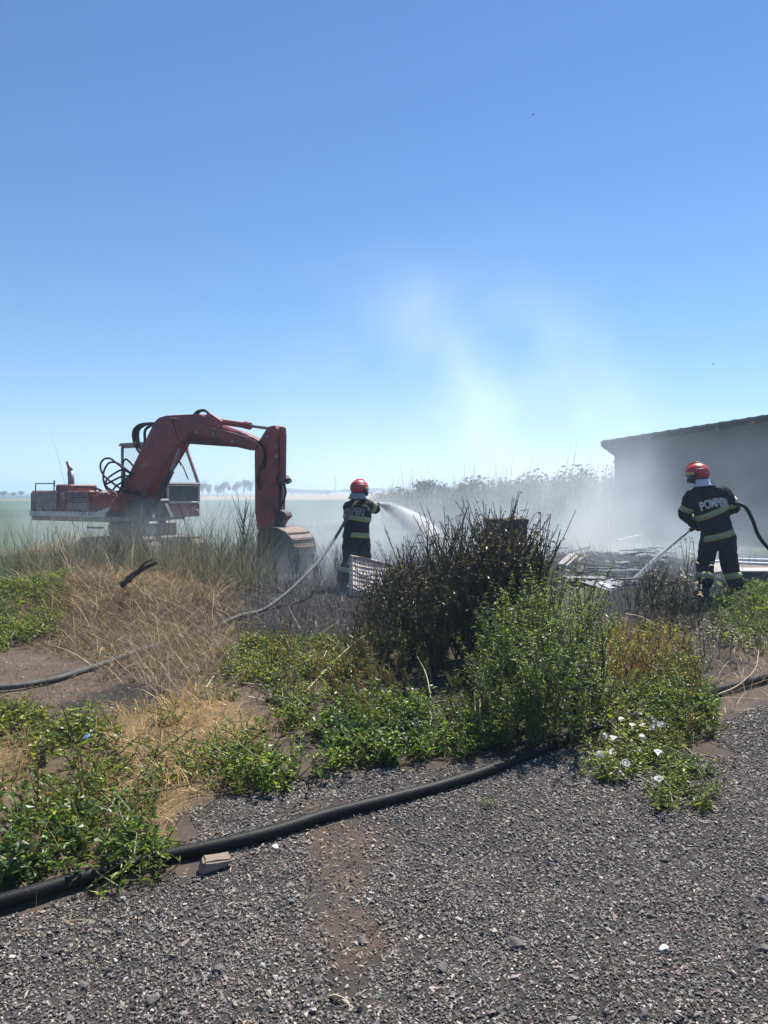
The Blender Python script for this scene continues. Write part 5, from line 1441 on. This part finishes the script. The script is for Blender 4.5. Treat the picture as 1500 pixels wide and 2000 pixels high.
def firefighter(J, face, label, letters, lettering_col=M_LETTER, neck_mat=M_NECK, chest_fwd=(0, 1, 0), band_tilt=0.0, flare=.215):
    V = {k: Vector(v) for k, v in J.items()}
    base = Vector(((V['la'].x + V['ra'].x) / 2, (V['la'].y + V['ra'].y) / 2, min(V['la'].z, V['ra'].z) - .09))
    for k in V: V[k] = V[k] - base
    hip = (V['lh'] + V['rh']) / 2; sh = (V['ls'] + V['rs']) / 2; neck = V['neck']; head = V['head']
    cf = Vector(chest_fwd)
    rt, fw, up = frame_from(sh - hip, cf)
    if (V['rs'] - V['ls']).dot(rt) < 0: pass
    hr, hf, hu = frame_from(Vector((0, 0, 1)) * 1.0 + (head - neck) * 1.2, face)
    # --- body: one continuous figure with head, face and hands
    mb = MB()
    limb(mb, [V['lh'], V['lk'], V['la']], [.082, .056, .042]); limb(mb, [V['rh'], V['rk'], V['ra']], [.082, .056, .042])
    for a in ('la', 'ra'):
        f = Vector(V['ftL' if a == 'la' else 'ftR'] if 'ftL' in V else cf) 
        limb(mb, [V[a] - Vector((0, 0, .03)), V[a] + Vector((cf.x, cf.y, 0)).normalized() * .13 - Vector((0, 0, .055))], [.04, .03], 10)
    limb(mb, [V['ls'], V['le'], V['lw']], [.056, .042, .030]); limb(mb, [V['rs'], V['re'], V['rw']], [.056, .042, .030])
    sec = lambda t, rx, ry, o=0: (hip.lerp(sh, t) + fw * o, rt, fw, rx, ry)
    loft(mb, [sec(-.18, .10, .08), sec(-.05, .165, .11), sec(.1, .165, .115), sec(.35, .145, .10), sec(.7, .175, .115), sec(.92, .17, .10), sec(1.04, .10, .07)])
    limb(mb, [sh, neck, head - hu * .04], [.07, .055, .055])
    Hm = Matrix((hr, hf, hu)).transposed()
    mb.ellipsoid(head + hu * .02, (.075, .095, .105), M=Hm); mb.ellipsoid(head - hu * .055 + hf * .03, (.055, .065, .06), M=Hm)
    mb.ellipsoid(head + hf * .100 - hu * .022, (.014, .022, .022), M=Hm, n=8, m=6)                       # nose
    mb.ellipsoid(head + hf * .088 - hu * .062, (.026, .012, .009), M=Hm, n=8, m=6)                       # mouth
    for s in (-1, 1):
        mb.ellipsoid(head + hr * (.078 * s) - hu * .01 - hf * .005, (.010, .022, .032), M=Hm, n=8, m=6)    # ears
        mb.ellipsoid(head + hr * (.033 * s) + hf * .088 + hu * .012, (.014, .010, .009), M=Hm, n=8, m=6)   # eyes
    for s, w, e in (('l', 'lw', 'le'), ('r', 'rw', 're')):
        hand(mb, V[w], V[e], J['_grip_' + s], k=.92)
    body = link('person', fuse(mb, .0085, 'body', 3), M_SKIN); body.location = base
    tag(body, label, 'firefighter')
    P = lambda n, me, m, par=body: link(n, me, m, par)
    # --- trousers
    mb = MB()
    limb(mb, [V['lh'] + up * .02, V['lk'], V['la'] + Vector((0, 0, .10))], [.135, .118, .110], 18); limb(mb, [V['rh'] + up * .02, V['rk'], V['ra'] + Vector((0, 0, .10))], [.135, .118, .110], 18)
    for kk in ('lk', 'rk'): mb.ellipsoid(V[kk] + fw * .03, (.108, .11, .12))
    for s, h, k_ in ((-1, 'lh', 'lk'), (1, 'rh', 'rk')):
        mb.ellipsoid(V[h].lerp(V[k_], .48) + rt * (.085 * s), (.06, .085, .11))                          # cargo pocket
    loft(mb, [sec(-.22, .12, .10), sec(-.08, .195, .145), sec(.1, .195, .145), sec(.3, .18, .13)])
    trousers = P('trousers', fuse(mb, .015, 'trousers', 4, displace=.036, dscale=.085), M_NAVY)
    # --- jacket with sleeves
    mb = MB()
    loft(mb, [sec(-.12, .238, .175), sec(.0, .230, .168), sec(.12, .222, .16), sec(.35, .222, .155), sec(.65, .245, .165), sec(.85, .25, .155, -.01), sec(1.0, .215, .13, -.015), sec(1.13, .10, .09, -.01)], 26)
    limb(mb, [V['ls'], V['le'], V['lw'].lerp(V['le'], .06)], [.112, .090, .068], 18); limb(mb, [V['rs'], V['re'], V['rw'].lerp(V['re'], .06)], [.112, .090, .068], 18)
    limb(mb, [sh + up * .02, neck + up * .01], [.11, .085], 18)
    for s_ in ('ls', 'rs'): limb(mb, [neck - up * .045, V[s_].lerp(sh, .25) + up * .005], [.095, .105], 16)
    jm = fuse(mb, .013, 'jacket', 4, displace=.034, dscale=.075)
    jacket = P('jacket', jm, M_NAVY)
    bvh = BVHTree.FromPolygons([v.co[:] for v in jm.vertices], [p.vertices[:] for p in jm.polygons])
    tvh = BVHTree.FromPolygons([v.co[:] for v in trousers.data.vertices], [p.vertices[:] for p in trousers.data.polygons])
    def band(name, c, axr, axf, axu, width, tree, mat, parent, off=.005, span=(0, 2 * math.pi), rmax=.32, n=44):
        """a strip lying on the cloth, found by looking inward from all round"""
        V_, F_ = [], []
        full = span[1] - span[0] > 6.2
        for j in range(n if full else n + 1):
            a = span[0] + (span[1] - span[0]) * j / n
            d = axr * math.cos(a) + axf * math.sin(a)
            for h in (-.5, -.15, .15, .5):
                o = c + axu * (h * width) + d * rmax
                hit, nr, _, dist = tree.ray_cast(o, -d)
                r = (rmax - dist) if hit is not None and dist < rmax else .12
                for e in (off, off - .012): V_.append(c + axu * (h * width) + d * (r + e))
        m = n if full else n + 1
        for j in range(n):
            k = (j + 1) % m
            for h in range(3):
                a0, a1, b0, b1 = j * 8 + h * 2, j * 8 + h * 2 + 2, k * 8 + h * 2, k * 8 + h * 2 + 2
                F_.append((a0, b0, b1, a1)); F_.append((a0 + 1, a1 + 1, b1 + 1, b0 + 1))
            F_.append((j * 8, j * 8 + 1, k * 8 + 1, k * 8)); F_.append((j * 8 + 6, k * 8 + 6, k * 8 + 7, j * 8 + 7))
        b = MB(); b.add([tuple(v) for v in V_], F_); return b.build(name, mat, parent, True)
    tu = (up + rt * band_tilt).normalized(); tr_, tf_, tu = frame_from(tu, fw)
    for t, uu in ((.60, (tr_, tf_, tu)), (.03, (rt, fw, up))):
        c = hip.lerp(sh, t)
        b = band('reflective_band', c, *uu, .082, bvh, M_BAND, jacket, rmax=.285 if t > .3 else .37); band('silver_stripe', c, *uu, .034, bvh, M_SILVER, b, .009, rmax=.285 if t > .3 else .37)
    for s, e, w in (('ls', 'le', 'lw'), ('rs', 're', 'rw')):
        a = (V[s] - V[e]).normalized(); q = a.orthogonal().normalized(); q2 = a.cross(q)
        c = V[e].lerp(V[s], .30)
        b = band('sleeve_band', c, q, q2, a, .075, bvh, M_BAND, jacket, rmax=.125, n=24); band('silver_stripe', c, q, q2, a, .03, bvh, M_SILVER, b, .009, rmax=.125, n=24)
    for k_, a_ in (('lk', 'la'), ('rk', 'ra')):
        ax = (V[k_] - V[a_]).normalized(); q, q2, ax = frame_from(ax, fw)
        c = V[k_].lerp(V[a_], .44)
        b = band('trouser_band', c, q, q2, ax, .08, tvh, M_BAND, trousers, rmax=.16, n=24); band('silver_stripe', c, q, q2, ax, .03, tvh, M_SILVER, b, .009, rmax=.16, n=24)
    # shoulder yoke straps
    # --- lettering laid on the back
    tm = text_mesh(letters, .105, 0.0, .0035)
    xs = [v.co.x for v in tm.vertices]; mid = (min(xs) + max(xs)) / 2; half = (max(xs) - min(xs)) / 2
    bm = bmesh.new(); bm.from_mesh(tm)
    bmesh.ops.triangulate(bm, faces=bm.faces[:])
    bmesh.ops.subdivide_edges(bm, edges=[e for e in bm.edges if e.calc_length() > .02], cuts=1)
    c0 = hip.lerp(sh, .815)
    for v in bm.verts:
        x = (v.co.x - mid) / half * .205 - .012; zz = (v.co.y - .035) * 1.6
        zz += -.035 * (x / .2) ** 2 - x * band_tilt * -.9
        o = c0 + rt * x + up * zz - fw * .6
        hit, nr, _, d = bvh.ray_cast(o, fw)
        v.co = (hit if hit is not None else o + fw * .45) - fw * .006
    bm.to_mesh(tm); bm.free()
    tm.materials.clear()
    P('lettering', tm, lettering_col, jacket)
    # --- gloves, boots
    for s, w, e in (('l', 'lw', 'le'), ('r', 'rw', 're')):
        mb = MB(); hand(mb, V[w], V[e], J['_grip_' + s], k=1.18)
        limb(mb, [V[w].lerp(V[e], .18), V[w]], [.055, .045], 12)
        P('glove', fuse(mb, .007, 'glove', 2), M_GLOVE)
    for a in ('la', 'ra'):
        f = Vector((cf.x, cf.y, 0)).normalized(); mb = MB(); z0 = V[a].z - .09
        out = rt * (.04 if a == 'ra' else -.04)
        limb(mb, [V[a] + Vector((0, 0, .13)), V[a] - Vector((0, 0, .02))], [.075, .066], 14)
        limb(mb, [V[a] - f * .05 - Vector((0, 0, .045)), V[a] + f * .10 + out - Vector((0, 0, .045)), V[a] + f * .16 + out - Vector((0, 0, .05))], [.050, .054, .042], 12)
        bt = P('boot', fuse(mb, .012, 'boot', 3), M_BOOT)
    # --- helmet: shell, brim, yellow flash, visor, neck cloth
    hc = head + hu * .045 - hf * .005
    mb = MB(); mb.ellipsoid(hc, (.140, .168, .142), M=Hm, n=28, m=18, z0=-.72)
    sm = fuse(mb, .007, 'helmet', 3); helmet = P('helmet', sm, M_HELM)
    hv = BVHTree.FromPolygons([v.co[:] for v in sm.vertices], [p.vertices[:] for p in sm.polygons])
    band('helmet_rim', hc - hu * .088, hr, hf, hu, .022, hv, M_VISOR, helmet, .010, rmax=.22)
    mb = MB(); mb.ellipsoid(hc + hf * .012 + hu * .012, (.024, .158, .153), M=Hm, n=18, m=14, z0=-.1); P('crest', fuse(mb, .006, 'crest', 2), M_HELM, helmet)
    for s in (-1, 1):
        sp = (.25, 1.35) if s > 0 else (math.pi - 1.35, math.pi - .25)
        band('yellow_flash', hc - hu * .005, hr, hf, hu, .045, hv, M_HYEL, helmet, .006, span=sp, rmax=.22, n=16)
        band('reflective_strip', hc + hu * .052, hr, hf, hu, .016, hv, M_SILVER, helmet, .004, span=((-.9, .1) if s > 0 else (math.pi - .1, math.pi + .9)), rmax=.22, n=14)
        mb = MB(); mb.ellipsoid(hc + hr * (.132 * s) - hu * .03 + hf * .01, (.016, .036, .036), M=Hm, n=12, m=8); P('visor_pivot', fuse(mb, .005, 'pivot', 1), M_VISOR, helmet)
    mb = MB(); n = 18; VV = []
    for j in range(n + 1):
        a = -1.25 + 2.5 * j / n
        d = hf * math.cos(a) + hr * math.sin(a)
        for h, r in ((-.03, .158), (-.085, .165), (-.135, .150)):
            VV += [hc + d * r + hu * h, hc + d * (r - .006) + hu * h]
    FF = []
    for j in range(n):
        for h in range(2):
            a, b_ = j * 6 + h * 2, (j + 1) * 6 + h * 2
            FF += [(a, b_, b_ + 2, a + 2), (a + 1, a + 3, b_ + 3, b_ + 1)]
        FF += [(j * 6, j * 6 + 1, j * 6 + 7, j * 6 + 6), (j * 6 + 4, j * 6 + 10, j * 6 + 11, j * 6 + 5)]
    mb.add([tuple(v) for v in VV], FF); mb.build('visor', M_VISOR, helmet, True)
    mb = MB(); VV = []; n = 20
    for j in range(n + 1):
        a = math.pi + (-1.75 + 3.5 * j / n)
        d = hf * math.cos(a) + hr * math.sin(a)
        wv = .008 * math.sin(j * 1.9)
        for h, r in ((-.095, .150), (-.13, .152 + wv), (-.165, .168 - wv), (-.195, flare + wv)):
            q = hc + d * r + hu * h - (cf.normalized() * 0)
            VV += [q, q - d * .006]
    FF = []
    for j in range(n):
        for h in range(3):
            a, b_ = j * 8 + h * 2, (j + 1) * 8 + h * 2
            FF += [(a, b_, b_ + 2, a + 2), (a + 1, a + 3, b_ + 3, b_ + 1)]
        FF += [(j * 8, j * 8 + 1, j * 8 + 9, j * 8 + 8), (j * 8 + 6, j * 8 + 14, j * 8 + 15, j * 8 + 7)]
    mb.add([tuple(v) for v in VV], FF); mb.build('neck_cloth', neck_mat, body, True)
    return body, base

def tube_thing(name, pts, r, n, mat, label, cat, k=10, flat=1.0):
    mb = MB(); mb.tube(spline(pts, k), r, n, (.03, .03, .03), flat=flat)
    return tag(mb.build(name, mat, None, True), label, cat)

# the firefighter by the shed
Y1 = 10.9
j = lambda px, py, d=0.0, y0=Y1: U(px, py, y0 + d)
JR = dict(lh=j(1388, 1048), rh=j(1418, 1048, -.02), lk=j(1377, 1104, .05), rk=j(1425, 1104, .03), la=j(1376, 1151), ra=j(1437, 1153, -.04),
          ls=j(1351, 972, .02), rs=j(1412, 964, .0), neck=j(1374, 944, .05), head=j(1362, 930, .08), le=j(1336, 1003, .10), lw=j(1356, 1024, .26),
          re=j(1434, 990, .10), rw=j(1398, 1012, .34), _grip_l=(.6, .3, -.5), _grip_r=(-.8, .2, -.4))
firefighter(JR, (-.93, .42, -.22), 'firefighter in dark turnout gear with back lettering, hosing the rubble before the shed', 'POMPIERI', chest_fwd=(-.18, 1, -.05), band_tilt=-.16)
# nozzle and hose of that firefighter
NZ = j(1347, 1036, .40)
mb = MB(); p0 = j(1372, 1022, .36); mb.tube([p0, p0.lerp(NZ, .5)], [.032, .032], 12); mb.tube([p0.lerp(NZ, .5), p0.lerp(NZ, .9), NZ], [.038, .030, .034], 12)
nz = mb.build('hose_nozzle', M_DARK, None, True); tag(nz, 'black hose nozzle at the hip of the firefighter by the shed', 'nozzle')
mb = MB(); mb.tube([p0.lerp(NZ, .4) + Vector((0, 0, .03)), p0.lerp(NZ, .4) + Vector((.02, 0, .11))], [.012, .012], 8); mb.build('handle', M_DARK, nz)
tube_thing('fire_hose', [p0, j(1392, 1010, .34), j(1420, 990, .12), j(1440, 984, -.08), j(1456, 991, -.2), j(1470, 1016, -.25), j(1481, 1045, -.2), j(1500, 1070, -.1), j(1540, 1110, .3), j(1640, 1150, .3), j(1900, 1152, 0)], .026, 10, M_RUBBER, 'black hose looping from under the arm of the firefighter by the shed', 'hose')

# the firefighter in the smoke
Y2 = 12.9
k2 = lambda px, py, d=0.0: U(px, py, Y2 + d)
JL = dict(lh=k2(685, 1047, .0), rh=k2(706, 1047, .05), lk=k2(682, 1096, .06), rk=k2(712, 1095, .12), la=k2(671, 1142, -.05), ra=k2(716, 1140, .22),
          ls=k2(683, 991, .04), rs=k2(715, 987, .08), neck=k2(698, 974, .1), head=k2(702, 958, .13), le=k2(690, 1004, .3), lw=k2(712, 998, .45),
          re=k2(733, 994, .16), rw=k2(722, 985, .34), _grip_l=(.5, .2, .5), _grip_r=(-.3, .6, -.5))
firefighter(JL, (.80, .60, .0), 'firefighter with a hose over the shoulder spraying from beside the digger bucket', 'POMPIERI', lettering_col=mat_plain('dulled_lettering', (.30, .28, .29), (.2, .19, .2), 40, .6), neck_mat=M_NECKG, flare=.185, chest_fwd=(.45, .9, 0), band_tilt=.10)
NZ2 = k2(739, 984, .55); q0 = k2(722, 988, .36)
mb = MB(); mb.tube([q0, q0.lerp(NZ2, .5)], [.030, .030], 12); mb.tube([q0.lerp(NZ2, .5), q0.lerp(NZ2, .9), NZ2], [.036, .028, .032], 12)
tag(mb.build('hose_nozzle', M_DARK, None, True), 'hose nozzle in the hands of the firefighter beside the digger bucket', 'nozzle')
sgp = lambda px, py: Vector((*G(px, py), .035 + .8 * float(np.mean(H(G(px, py)[0] + np.linspace(-1.4, 1.4, 9), np.full(9, G(px, py)[1]))))))
gp = lambda px, py, up=.03: Vector((G(px, py)[0], G(px, py)[1], Hs(*G(px, py)) + up))
tube_thing('fire_hose', [q0, k2(716, 990, .30), k2(706, 984, .06), k2(699, 978, -.08), k2(689, 990, -.20), k2(673, 1020, -.26), k2(652, 1055, -.5), k2(625, 1093, -1.2), U(590, 1130, 11.0), U(560, 1158, 10.6), U(515, 1190, 10.0),
           *[sgp(*q) for q in ((470, 1218), (430, 1232), (380, 1247), (330, 1261), (285, 1277), (240, 1293), (160, 1320), (90, 1340), (0, 1352), (-120, 1352), (-400, 1335))]], .024, 8, M_HOSE,
           'grey hose rising from the dirt strip over the scorched ground to a shoulder', 'hose')
# the thick black pipe across the foreground
pp = [(-260, 1842), (-60, 1796), (0, 1781), (60, 1764), (130, 1742), (220, 1716), (330, 1688), (440, 1664), (540, 1638), (640, 1606), (760, 1575), (880, 1543), (980, 1508), (1060, 1475), (1150, 1443), (1220, 1422), (1300, 1395), (1370, 1370), (1430, 1350), (1500, 1328), (1600, 1300), (1900, 1240)]
tube_thing('black_pipe', [sgp(x, y) for x, y in pp], .031, 14, M_RUBBER, 'thick black rubber pipe lying across the gravel in the foreground', 'pipe')
# ------------------------------------------------------------------ water
def jet(name, pts, r0, r1, ndrop, label, seed, droop=0.0, core=.8, thick=.45):
    rng = np.random.default_rng(seed)
    P = np.array([tuple(p) for p in spline(pts, 12)])
    root = empty(name, P[0], label, 'water jet')
    L = len(P) - 1
    def at(t):
        f = np.clip(t, 0, .9999) * L; i = f.astype(int)
        return P[i] + (P[i + 1] - P[i]) * (f - i)[:, None], P[i + 1] - P[i]
    m, t_, b = new_mat('water_spray'); b.inputs['Base Color'].default_value = (.95, .96, .97, 1); b.inputs['Roughness'].default_value = .25
    tr = t_.nodes.new('ShaderNodeBsdfTranslucent'); tr.inputs[0].default_value = (.9, .93, .96, 1)
    mx = t_.nodes.new('ShaderNodeMixShader'); mx.inputs[0].default_value = .6
    t_.links.new(b.outputs[0], mx.inputs[1]); t_.links.new(tr.outputs[0], mx.inputs[2]); t_.links.new(mx.outputs[0], t_.nodes['Material Output'].inputs[0])
    mb = MB(); q = P[:int(L * core)] - P[0]
    mb.tube(q, np.linspace(r0 * .9, r0 * thick, len(q)), 8); mb.build('stream', m, root, True)
    t = rng.random(ndrop) ** .8
    c, d = at(t)
    d = d / np.linalg.norm(d, axis=1, keepdims=True)
    a = rng.random(ndrop) * 6.283; s = np.cross(d, (0, 0, 1.0)); s /= np.linalg.norm(s, axis=1, keepdims=True); u = np.cross(s, d)
    rr = (r0 + (r1 - r0) * t ** 1.1) * np.sqrt(rng.random(ndrop)) * (.4 + .6 * rng.random(ndrop))
    c = c + s * (np.cos(a) * rr)[:, None] + u * (np.sin(a) * rr)[:, None]
    if droop: c[:, 2] -= droop * (rng.random(ndrop) ** 2.2) * t * 1.0
    V = np.array([(1, 0, 0), (-1, 0, 0), (0, .18, .1), (0, -.18, .1), (0, 0, -.2)]); T = np.array([(0, 2, 3), (0, 3, 4), (0, 4, 2), (1, 3, 2), (1, 4, 3), (1, 2, 4)])
    M = np.stack([d, s, u], 2)
    mb = MB(); scatter(mb, V, T, c - P[0], M, .006 + .016 * rng.random(ndrop), np.ones((ndrop, 3)) * .8)
    o = mb.build('spray', m, root); o['kind'] = 'stuff'
jet('water_jet', [NZ, U(1320, 1058, 11.6), U(1280, 1092, 12.3), U(1236, 1134, 13.0)], .018, .055, 3000, 'narrow white water jet aimed down into the rubble before the shed', 5, .03, .97, 1.35)
jet('water_jet', [NZ2, U(762, 986, 13.8), U(790, 999, 14.4), U(822, 1022, 15.0), U(845, 1050, 15.5)], .03, .22, 11000, 'wide white water jet fanning out over the dark weeds', 6, 0.62)

# mist hanging below the wide jet, and the smoke: volumes with their own ragged density
def volume_box(name, lo, hi, label, build, step):
    mb = MB(); mb.box(lo, hi)
    m = bpy.data.materials.new(name); m.use_nodes = True; t = m.node_tree; t.nodes.clear()
    out = t.nodes.new('ShaderNodeOutputMaterial')
    build(t, out)
    m.cycles.volume_step_rate = step
    o = mb.build(name, m)
    return tag(o, label, None, None, 'stuff')
class E:
    """tiny expression builder for math nodes"""
    def __init__(s, t): s.t = t
    def m(s, op, a, b=None, c=None):
        n = s.t.nodes.new('ShaderNodeMath'); n.operation = op
        for i, v in enumerate((a, b, c)):
            if v is None: continue
            if isinstance(v, (int, float)): n.inputs[i].default_value = v
            else: s.t.links.new(v, n.inputs[i])
        return n.outputs[0]
    def add(s, *a):
        r = a[0]
        for x in a[1:]: r = s.m('ADD', r, x)
        return r
    def mul(s, *a):
        r = a[0]
        for x in a[1:]: r = s.m('MULTIPLY', r, x)
        return r
    def sub(s, a, b): return s.m('SUBTRACT', a, b)
    def clamp(s, a): n = s.m('MAXIMUM', a, 0.0); return s.m('MINIMUM', n, 1.0)
    def ss(s, a, lo, hi):
        n = s.t.nodes.new('ShaderNodeMapRange'); n.interpolation_type = 'SMOOTHSTEP'
        s.t.links.new(a, n.inputs['Value']); n.inputs['From Min'].default_value = lo; n.inputs['From Max'].default_value = hi
        return n.outputs[0]

def smoke(t, out):
    e = E(t)
    geo = t.nodes.new('ShaderNodeNewGeometry')
    sep = t.nodes.new('ShaderNodeSeparateXYZ'); t.links.new(geo.outputs['Position'], sep.inputs[0])
    x, y, z = sep.outputs
    def noise(scale, detail, stretch=(1, 1, 1), off=(0, 0, 0)):
        mp = t.nodes.new('ShaderNodeMapping'); mp.inputs['Scale'].default_value = stretch; mp.inputs['Location'].default_value = off
        n = t.nodes.new('ShaderNodeTexNoise'); n.inputs['Scale'].default_value = scale; n.inputs['Detail'].default_value = detail; n.inputs['Roughness'].default_value = .55
        t.links.new(geo.outputs['Position'], mp.inputs[0]); t.links.new(mp.outputs[0], n.inputs[0]); return n.outputs[0]
    n1 = noise(.42, 3, (1, .7, .8)); n2 = noise(1.1, 3, (1, .8, .7), (3, 1, 7))
    wisp = e.clamp(e.m('MULTIPLY_ADD', n1, 4.6, -1.85)); fine = e.clamp(e.m('MULTIPLY_ADD', n2, 2.6, -.75))
    def puff(c, r, k, tex=None):
        q = []
        for v, cc, rr in zip((x, y, z), c, r):
            d = e.mul(e.sub(v, cc), 1 / rr); q.append(e.mul(d, d))
        f = e.sub(1.0, e.ss(e.add(*q), .05, 1.0))
        f = e.mul(f, k)
        return e.mul(f, tex) if tex is not None else f
    parts = []
    for c, r, k, tx in PUFFS:
        parts.append(puff(c, r, k, {0: None, 1: wisp, 2: fine}[tx]))
    # leaning plume that rises from the rubble and drifts to the left
    zz = e.m('MAXIMUM', z, 0.0)
    for (x0, lean, r0, grow, k, top) in PLUMES:
        cx = e.sub(x0, e.mul(zz, lean))
        dx = e.sub(x, cx); dy = e.sub(y, 17.0)
        rr = e.m('MULTIPLY_ADD', zz, grow, r0)
        d2 = e.m('DIVIDE', e.add(e.mul(dx, dx), e.mul(dy, dy, .5)), e.mul(rr, rr))
        f = e.mul(e.sub(1.0, e.ss(d2, .0, 1.0)), e.sub(1.0, e.ss(z, top * .25, top)), k)
        parts.append(e.mul(f, wisp, e.m('MULTIPLY_ADD', fine, 1.1, .35)))
    dens = e.add(*parts)
    v = t.nodes.new('ShaderNodeVolumeScatter')
    v.inputs['Color'].default_value = (.74, .86, 1.0, 1); v.inputs['Anisotropy'].default_value = .3
    t.links.new(dens, v.inputs['Density'])
    t.links.new(v.outputs[0], out.inputs['Volume'])
PUFFS = [
    ((4.7, 14.6, .2), (2.8, 3.0, 1.35), .13, 2),
    ((3.6, 17.5, .6), (3.0, 3.2, 2.3), .15, 2),      # over the rubble
    ((6.2, 17.0, .3), (3.2, 3.0, 1.6), .13, 2),
    ((.8, 17.0, .3), (4.2, 3.5, 1.7), .16, 2),
    ((-2.0, 15.6, .1), (3.4, 3.2, 1.3), .20, 1),     # low round the bucket
    ((-4.6, 15.4, .2), (3.8, 2.2, 1.5), .17, 1),
    ((-1.0, 12.6, .0), (2.6, 2.6, .8), .05, 2),
    ((1.6, 18.0, 2.2), (6.5, 4.5, 4.8), .045, 1),
    ((-4.5, 21.4, .5), (8.5, 2.6, 2.0), .16, None and 0 or 1),
    ((7.8, 18.6, 1.0), (4.5, 4.5, 3.0), .038, 2),
    ((4.6, 18.0, 1.2), (2.6, 3.0, 2.6), .07, 1),
]
PLUMES = [(4.6, .75, .9, .16, .21, 7.4), (4.8, .40, 1.7, .34, .13, 7.2)]
volume_box('smoke', (-10.5, 9.6, -.4), (11.5, 24.0, 7.6), 'bluish white smoke drifting left from the smouldering rubble', smoke, .5)

def mist(t, out):
    e = E(t)
    geo = t.nodes.new('ShaderNodeNewGeometry')
    sep = t.nodes.new('ShaderNodeSeparateXYZ'); t.links.new(geo.outputs['Position'], sep.inputs[0])
    x, y, z = sep.outputs
    x0, x1 = NZ2.x, U(830, 1030, 15.1).x
    s = e.ss(x, x0, x1 + .3)                                    # 0..1 along the jet
    lin = e.clamp(e.mul(e.sub(x, x0), 1 / (x1 - x0 + .4)))
    zc = e.sub(NZ2.z, e.mul(lin, lin, .62))                    # the jet's curve
    below = e.sub(zc, z)
    thick = e.m('MULTIPLY_ADD', lin, .75, .03)
    f = e.mul(e.ss(below, -.02, .03), e.sub(1.0, e.ss(e.m('DIVIDE', below, thick), .0, 1.0)))
    yc = e.m('MULTIPLY_ADD', lin, 2.2, NZ2.y)
    dy = e.m('DIVIDE', e.sub(y, yc), e.m('MULTIPLY_ADD', lin, .4, .08))
    f = e.mul(f, e.sub(1.0, e.ss(e.mul(dy, dy), 0.0, 1.0)))
    f = e.mul(f, e.sub(1.0, e.ss(lin, .7, 1.0)), e.ss(e.sub(x, x0), 0.0, .05))
    n = t.nodes.new('ShaderNodeTexNoise'); n.inputs['Scale'].default_value = 5; n.inputs['Detail'].default_value = 2
    t.links.new(geo.outputs['Position'], n.inputs[0])
    f = e.mul(f, e.clamp(e.m('MULTIPLY_ADD', n.outputs[0], 2.2, -.4)), 7.0)
    v = t.nodes.new('ShaderNodeVolumeScatter'); v.inputs['Color'].default_value = (.97, .98, 1, 1); v.inputs['Anisotropy'].default_value = .3
    t.links.new(f, v.inputs['Density']); t.links.new(v.outputs[0], out.inputs['Volume'])
volume_box('water_mist', (NZ2.x, NZ2.y - .5, .5), (NZ2.x + 1.4, NZ2.y + 3.2, NZ2.z + .08), 'white mist hanging under the wide water jet', mist, .6)

# ------------------------------------------------------------------ air
mb = MB(); mb.box((-1500, -60, -30), (1500, 4000, 25))
m = bpy.data.materials.new('air'); m.use_nodes = True; t = m.node_tree; t.nodes.clear()
out = t.nodes.new('ShaderNodeOutputMaterial'); v = t.nodes.new('ShaderNodeVolumePrincipled')
v.inputs['Color'].default_value = (.62, .80, 1.0, 1); v.inputs['Density'].default_value = .0017; v.inputs['Anisotropy'].default_value = .2
v.inputs['Density Attribute'].default_value = ''; v.inputs['Temperature Attribute'].default_value = ''; v.inputs['Color Attribute'].default_value = ''
t.links.new(v.outputs[0], out.inputs['Volume'])
tag(mb.build('haze', m), 'pale summer haze over the fields', None, None, 'stuff')
